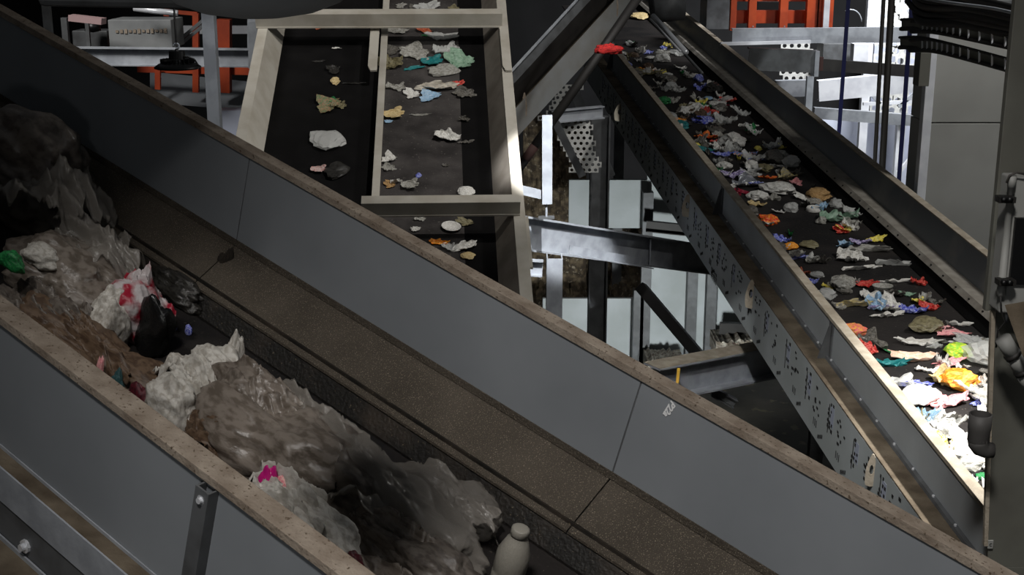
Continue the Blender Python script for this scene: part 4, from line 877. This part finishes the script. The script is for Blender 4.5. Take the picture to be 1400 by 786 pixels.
for px, py, pw, ph, kd, m, lab in BLIST: px_put(B, WB, px, py, pw, ph, kd, m, lab, 0.25*rt.uniform(-1, 1) if kd == 'strip' else None)
# the countless rest, one object each
pal = [('clear', 8, 'clear'), ('clear_b', 7, 'cloudy'), ('grey', 8, 'grey'), ('white', 7, 'white'), ('dark', 4, 'dark'), ('brown', 2, 'brown'), ('paleblue', 2, 'pale blue'), ('red', 2, 'red'), ('blue', 2, 'blue'), ('green', 1, 'green'), ('yellow', 1, 'yellow'), ('olive', 1, 'olive')]
bag_ = [p for p in pal for _ in range(p[1])]
n_ = 0; tries = 0
while n_ < 290 and tries < 6000:
    tries += 1
    s_ = -2.6 + 17*(rt.random()**1.05) if tries % 5 else rt.uniform(-2.6, -.6); v_ = rt.uniform(.22, vE - .08)
    if -.9 < s_ < 6 and rt.random() < .35 + (.3 if s_ < .8 and v_ < .9 else 0): continue
    zone = 'dim upper stretch' if s_ > 6 else ('middle stretch' if s_ > 1.2 else 'brightly lit lower stretch')
    m, _, cn = rt.choice(bag_ if s_ > -.6 else bag_[:16] + bag_[23:30]*2 + bag_[-8:]); kd = rt.choice(['sheet', 'sheet', 'strip', 'blob'])
    z = rt.uniform(.10, .21) * (1.15 if s_ > 6 else 1)
    put(B, s_, v_, WB, z*rt.uniform(.7, 1.5), z, z*rt.uniform(.35, .7), kd, m, rt.uniform(0, 6.28),
        '%s %s among litter on the %s of the wide belt' % (cn, {'sheet': 'crumpled scrap', 'strip': 'narrow scrap', 'blob': 'lump'}[kd], zone), 'small %s %ss on the %s of the wide belt' % (cn, {'sheet': 'crumpled scrap', 'strip': 'narrow scrap', 'blob': 'lump'}[kd], zone), name='plastic_scrap', cat='plastic scrap')
    n_ += 1
# ---- twin belt
CLIST = [
 (434,36,14,9,'sheet','redbrown','reddish scrap at the top of the clean black lane'), (452,36,12,8,'sheet','paleblue','pale scrap right of the reddish one at the top of the black lane'),
 (460,66,13,5,'strip','white','tiny white strip on the upper black lane'), (435,84,16,4,'strip','dark','thin dark strip on the black lane below the tiny white one'),
 (456,95,13,14,'sheet','dark','dark see-through scrap on the black lane above the white chip'), (458,111,11,11,'blob','cream','whitish chip on the black lane above the green and brown clump'),
 (484,114,28,6,'strip','dark','faint grey film right of the whitish chip'), (449,142,26,20,'sheet','rusty','brown and green clump in the middle of the black lane'),
 (455,137,12,7,'sheet','green','green scrap stuck in the brown clump'), (464,144,16,12,'sheet','olive','olive scrap on the right of the brown clump'),
 (447,192,38,28,'blob','clear','round clear and white film ball on the black lane'), (435,231,20,12,'sheet','redwhitec','pink striped scrap at the wall edge low on the black lane'),
 (460,233,28,22,'blob','dark','dark clear film right of the pink striped scrap'),
 (540,41,26,12,'sheet','clear_b','flattened clear film at the top left of the dusty lane'), (580,41,16,12,'sheet','redbrown','red brown scrap under the upper cross member'),
 (583,49,12,4,'strip','green','thin green strip under the red brown scrap'), (606,50,32,14,'sheet','clear','clear film sheet right of the thin green strip'),
 (538,68,16,12,'sheet','grey','grey scrap left of the upper film heap'), (566,71,32,18,'sheet','clear_b','wide clear film left in the film heap'),
 (612,68,24,20,'sheet','clear','upright clear film at the top of the heap'), (628,82,26,26,'sheet','greenish','pale green grey film at the right of the heap'),
 (590,83,28,16,'sheet','teal','teal film in the middle of the heap'), (566,93,30,5,'strip','teal','thin teal tail left of the teal film'),
 (533,86,20,26,'sheet','olive','beige film against the divider beside the heap'), (606,96,40,18,'blob','clear_b','rounded clear bag below the teal film'),
 (598,119,52,24,'strip','palepack','long cream and clear pack under the rounded clear bag'), (628,114,10,10,'sheet','red','small red scrap at the right of the long cream pack'),
 (588,131,26,14,'sheet','paleblue','pale blue scrap below the long cream pack'), (634,127,22,14,'sheet','grey','grey scrap in the shade right of the long cream pack'),
 (542,119,22,15,'sheet','clear_b','wrinkled off-white film left of the long cream pack'), (563,128,16,14,'sheet','white','small white folded scrap above the empty dusty belt'),
 (538,155,26,15,'sheet','cream','ring shaped beige film near the divider'), (531,166,10,6,'sheet','paleblue','tiny pale scrap under the ring shaped beige film'),
 (574,157,25,5,'strip','clear_b','narrow clear strip right of the ring shaped film'), (611,185,18,22,'sheet','white','bright white torn scrap in the middle of the dusty lane'),
 (634,163,11,14,'strip','grey','thin grey curl at the shade edge'), (637,194,18,8,'strip','grey','faint grey film at the shade edge below the thin curl'),
 (532,216,16,16,'sheet','white','pale scrap near the divider above the clear crumb'), (531,229,14,10,'sheet','clear_b','clear crumb near the divider'),
 (541,248,8,22,'strip','white','narrow white blade standing near the divider'), (533,252,12,11,'sheet','kraft','brown scrap left of the white blade'),
 (560,252,23,17,'sheet','clear_b','flat cloudy film right of the white blade'), (572,240,8,9,'blob','blue','tiny blue and white ball on the dusty lane'),
 (609,226,8,6,'sheet','grey','tiny grey crumb below the bright white torn scrap'), (637,263,20,14,'blob','white','white scrap by the shade just above the lower cross member'),
 (548,8,12,10,'sheet','clear_b','clear scrap at the top edge near the divider'), (586,9,22,14,'sheet','clear','clear scrap in the middle of the top edge'), (566,12,14,10,'sheet','grey','grey scrap at the top edge between two clear ones'), (620,12,12,9,'sheet','olive','olive scrap at the top edge right of the clear ones'),
 (575,299,12,8,'sheet','clear_b','clear scrap just under the lower cross member'), (636,303,20,13,'sheet','olive','olive white scrap under the lower cross member by the shade'),
 (617,311,23,10,'tray','white','oval white rimmed lid below the lower cross member'), (568,313,12,9,'sheet','white','bright scrap by the front wall below the lower cross member'),
 (600,331,22,11,'sheet','orange','yellow orange scrap just above the front wall'), (614,337,18,16,'sheet','clear','clear film right of the yellow orange scrap'),
 (636,337,28,20,'strip','white','twisted white film at the belt end above the front wall'), (640,350,20,11,'blob','cream','cream scrap under the twisted white film'),
]
for px, py, pw, ph, kd, m, lab in CLIST: px_put(C, .002, px, py, pw, ph, kd, m, lab + ('' if 'lane' in lab else ' on the twin belt'), None, hfac=.35)
# ---- front conveyor: large pieces
WA = -.93
def bigA(cx, cy, Lu, Lv, H, m, label, seed, name='plastic_bag', cat='plastic bag', w0=None, rot=0, me=None, big=.30, fine=.12, sub=5):
    w0 = WA if w0 is None else w0
    s_, v_, _ = A.onw(cx, cy, w0 + H*.5)
    return put(A, s_, v_, w0, Lu, Lv, H, 'blob', m, rot, label, None, name, cat, me or bagmesh(seed, sub, big, fine))
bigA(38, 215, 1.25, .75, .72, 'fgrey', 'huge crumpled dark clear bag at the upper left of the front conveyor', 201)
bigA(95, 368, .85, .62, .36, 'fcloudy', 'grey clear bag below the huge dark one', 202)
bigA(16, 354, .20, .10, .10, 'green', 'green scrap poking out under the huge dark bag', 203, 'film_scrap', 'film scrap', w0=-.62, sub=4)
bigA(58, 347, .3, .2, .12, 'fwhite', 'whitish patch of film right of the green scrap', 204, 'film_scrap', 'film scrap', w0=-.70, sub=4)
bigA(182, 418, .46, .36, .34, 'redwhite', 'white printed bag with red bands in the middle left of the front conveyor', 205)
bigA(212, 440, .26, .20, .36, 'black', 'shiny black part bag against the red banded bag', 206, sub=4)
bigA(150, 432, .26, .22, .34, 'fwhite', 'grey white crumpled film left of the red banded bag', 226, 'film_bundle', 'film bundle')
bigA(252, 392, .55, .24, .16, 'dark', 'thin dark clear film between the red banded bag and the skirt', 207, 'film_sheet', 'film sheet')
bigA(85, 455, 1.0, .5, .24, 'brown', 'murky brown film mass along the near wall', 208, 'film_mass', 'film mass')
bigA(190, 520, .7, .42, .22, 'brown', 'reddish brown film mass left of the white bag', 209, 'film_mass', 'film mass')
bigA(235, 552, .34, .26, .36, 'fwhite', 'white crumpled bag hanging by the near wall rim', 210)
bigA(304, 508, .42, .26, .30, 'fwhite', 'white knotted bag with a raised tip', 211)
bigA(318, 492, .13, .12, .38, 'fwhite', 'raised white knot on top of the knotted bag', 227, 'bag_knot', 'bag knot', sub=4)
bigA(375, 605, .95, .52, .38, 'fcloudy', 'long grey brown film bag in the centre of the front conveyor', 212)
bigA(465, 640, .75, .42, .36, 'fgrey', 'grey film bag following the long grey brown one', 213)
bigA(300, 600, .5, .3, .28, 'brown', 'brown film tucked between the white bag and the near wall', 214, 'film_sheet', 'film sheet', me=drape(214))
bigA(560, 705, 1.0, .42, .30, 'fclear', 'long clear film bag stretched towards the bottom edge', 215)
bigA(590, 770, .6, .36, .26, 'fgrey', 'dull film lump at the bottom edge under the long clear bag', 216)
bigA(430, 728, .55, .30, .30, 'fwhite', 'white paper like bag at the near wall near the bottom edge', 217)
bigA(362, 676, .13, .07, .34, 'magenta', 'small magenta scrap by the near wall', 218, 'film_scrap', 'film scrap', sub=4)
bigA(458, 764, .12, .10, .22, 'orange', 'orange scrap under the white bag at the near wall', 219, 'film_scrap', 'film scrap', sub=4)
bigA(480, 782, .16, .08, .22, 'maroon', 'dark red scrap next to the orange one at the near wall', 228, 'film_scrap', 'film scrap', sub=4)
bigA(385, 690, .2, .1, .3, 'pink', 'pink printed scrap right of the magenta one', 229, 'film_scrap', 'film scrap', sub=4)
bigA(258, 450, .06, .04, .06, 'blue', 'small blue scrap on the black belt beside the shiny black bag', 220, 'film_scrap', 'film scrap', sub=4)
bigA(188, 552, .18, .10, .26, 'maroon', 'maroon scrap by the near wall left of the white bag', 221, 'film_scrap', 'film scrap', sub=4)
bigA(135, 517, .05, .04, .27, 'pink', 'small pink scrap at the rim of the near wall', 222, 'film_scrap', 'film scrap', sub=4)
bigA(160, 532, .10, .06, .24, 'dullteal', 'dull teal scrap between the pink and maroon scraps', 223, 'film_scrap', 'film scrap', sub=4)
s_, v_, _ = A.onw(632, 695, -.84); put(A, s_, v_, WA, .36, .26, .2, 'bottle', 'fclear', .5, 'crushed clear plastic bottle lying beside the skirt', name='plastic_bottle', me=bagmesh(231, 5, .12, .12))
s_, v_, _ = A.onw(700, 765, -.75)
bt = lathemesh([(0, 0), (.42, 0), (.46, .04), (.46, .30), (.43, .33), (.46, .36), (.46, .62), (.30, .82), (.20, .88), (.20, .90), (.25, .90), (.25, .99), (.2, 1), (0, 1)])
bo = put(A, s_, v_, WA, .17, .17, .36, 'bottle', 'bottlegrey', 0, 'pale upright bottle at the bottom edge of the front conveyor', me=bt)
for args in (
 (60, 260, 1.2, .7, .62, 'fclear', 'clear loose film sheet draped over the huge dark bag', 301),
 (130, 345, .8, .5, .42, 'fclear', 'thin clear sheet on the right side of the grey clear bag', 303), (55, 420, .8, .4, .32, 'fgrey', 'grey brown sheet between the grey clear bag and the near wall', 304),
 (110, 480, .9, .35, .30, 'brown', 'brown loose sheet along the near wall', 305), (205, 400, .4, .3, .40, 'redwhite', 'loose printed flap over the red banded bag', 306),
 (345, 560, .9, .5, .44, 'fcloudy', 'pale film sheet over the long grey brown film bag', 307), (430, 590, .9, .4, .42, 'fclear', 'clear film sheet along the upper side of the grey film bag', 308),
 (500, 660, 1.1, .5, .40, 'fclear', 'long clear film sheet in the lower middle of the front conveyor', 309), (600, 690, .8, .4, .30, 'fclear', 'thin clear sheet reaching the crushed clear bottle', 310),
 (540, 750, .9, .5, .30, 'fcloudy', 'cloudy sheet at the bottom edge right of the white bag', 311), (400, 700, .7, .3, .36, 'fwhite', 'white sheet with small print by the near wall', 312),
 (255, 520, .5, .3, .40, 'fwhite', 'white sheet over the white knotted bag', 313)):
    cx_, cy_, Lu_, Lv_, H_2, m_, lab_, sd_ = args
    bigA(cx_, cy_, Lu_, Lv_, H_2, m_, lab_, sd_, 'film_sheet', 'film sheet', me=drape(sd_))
# damp scraps by the skirt
for k in range(14):
    px = 340 + k*24 + rt.uniform(-8, 8); py = 508 + (px-340)*.72 + rt.uniform(-10, 4)
    if 600 < px < 700: continue
    px_put(A, WA, px, py, rt.uniform(10, 20), rt.uniform(5, 9), rt.choice(['sheet', 'strip']), rt.choice(['brown', 'dark', 'olive']), 'small damp scrap on the black belt edge beside the front skirt', None, 'small damp scraps beside the front skirt', name='damp_scrap', cat='scrap')
# dirty rag caught in the panel seam
s_, w_, _ = A.onv(318, 352, -.03); rg = bagmesh(240, 4, .4, .2)
o = bpy.data.objects.new('dirty_rag', rg); col.objects.link(o); o.matrix_world = Matrix.Translation(A.pt(s_, -.07, w_ - .14)) @ Matrix((A.u*.10, -A.v*.10, A.w*.22)).transposed().to_4x4()
o.material_slots[0].link = 'OBJECT'; o.material_slots[0].material = M['rag']; tag(o, 'dirty brown rag caught in the seam of the front wall above the skirt', 'rag', None, 'thing')
s_, w_, _ = A.onv(309, 385, -.06)
mb = MB(); mb.tube([A.pt(s_ + .01, -.10, w_ + .16), A.pt(s_, -.13, w_ + .04), A.pt(s_ - .0, -.15, w_ - .06)], .004, 8); tag(mb.build('bent_wire', 'chalk', None, True), 'short pale wire hanging from the dirty rag', 'wire')
# red rag on top of the crossing steelwork
s_ = P(832, 66, 12.0); o = bpy.data.objects.new('red_rag', bagmesh(250, 4, .4, .2)); col.objects.link(o)
o.matrix_world = Matrix.Translation(s_ - Vector((0, 0, .05))) @ Matrix((RX*.24, Vector((0, .12, 0)), Vector((0, 0, .10)))).transposed().to_4x4()
o.material_slots[0].link = 'OBJECT'; o.material_slots[0].material = M['red']; tag(o, 'bright red rag where the dark brace tube crosses the head of the wide belt', 'rag', None, 'thing')


# ================================================================ LIGHTS
def area(name, loc, target, size, power, color=(1, 1, 1), spread=None):
    l = bpy.data.lights.new(name, 'AREA'); l.size = size; l.energy = power; l.color = color
    if spread: l.spread = math.radians(spread)
    o = bpy.data.objects.new(name, l); col.objects.link(o); o.location = loc
    o.rotation_euler = (Vector(target) - Vector(loc)).to_track_quat('-Z', 'Y').to_euler(); return o
def spot(name, loc, target, power, angle, blend=.3, radius=.1, color=(1, 1, 1)):
    l = bpy.data.lights.new(name, 'SPOT'); l.energy = power; l.spot_size = math.radians(angle); l.spot_blend = blend; l.shadow_soft_size = radius; l.color = color
    o = bpy.data.objects.new(name, l); col.objects.link(o); o.location = loc
    o.rotation_euler = (Vector(target) - Vector(loc)).to_track_quat('-Z', 'Y').to_euler(); return o
w = bpy.data.worlds.new('world'); sc.world = w; w.use_nodes = True
w.node_tree.nodes['Background'].inputs[0].default_value = (.90, .95, 1, 1); w.node_tree.nodes['Background'].inputs[1].default_value = .05
spot('lamp_litter_belt', (5.6, 6.5, 10.5), B.pt(-1.8, 1.0, -.3), 9000, 32, 1, .12, (1, .98, .95))
spot('lamp_twin_belt', (2.2, 10.0, 11.5), C.pt(.2, -.6, 0), 1100, 44, .6, .06, (1, .97, .93))
spot('lamp_girder', (1.0, 8.2, 9.3), P(758, 322, 13.6), 6200, 13, .35, .05, (.95, .97, 1))
area('lamp_right_hall', (7.5, 24.0, 11), P(1220, 130, 29.5), 1.5, 1000, (.95, .97, 1), 130)
spot('fill_right_front', (8.2, 18.6, 11.5), (5.9, 22.5, 5.8), 3200, 36, .6, .3, (.97, .98, 1))  # added front fill, makes the white beam behind the straps bright
spot('fill_cross_beam', (.3, 6.8, 8.4), P(958, 517, 12.8), 1100, 10, .4, .05)  # unseen narrow spot added to brighten the dusty I-beam
spot('fill_partition', (2.3, 15.6, 1.1), P(905, 340, 20.4), 700, 95, .8, .2, (.95, 1, 1))  # made-up light hidden behind the front wall, brightens the pale panels
spot('fill_bags', (-4.2, 4.6, 10.5), P(50, 240, 6.6), 420, 17, 1, .4, (1, .97, .93))  # faint extra spot put in to lift the huge bag alone
spot('lamp_front', (-.8, -.8, 12.8), P(1040, 690, 5.2), 2900, 49, 1, .6, (1, .97, .94))
spot('lamp_beam', (-.5, 3.0, 11), B.pt(-.6, -.15, -.5), 1700, 20, .8, .2, (1, .99, .96))
area('fill_cabinet', (6.8, 9.5, 9.8), P(1330, 260, 14), .8, 230, (1, .99, .96))  # unseen fill added for the grey cabinet wall
area('lamp_left_hall', (-6.0, 12.5, 9.2), P(225, 80, 16), 1.2, 42, (1, .98, .95), 75)
spot('lamp_post', (-2.0, 8.6, 8.0), P(288, 130, 11), 160, 24, .8, .1)
area('fill_drum', (-1.2, .6, 5.6), P(352, -35, 3.6), .5, 16)  # invented upward fill for the drum's dark underside
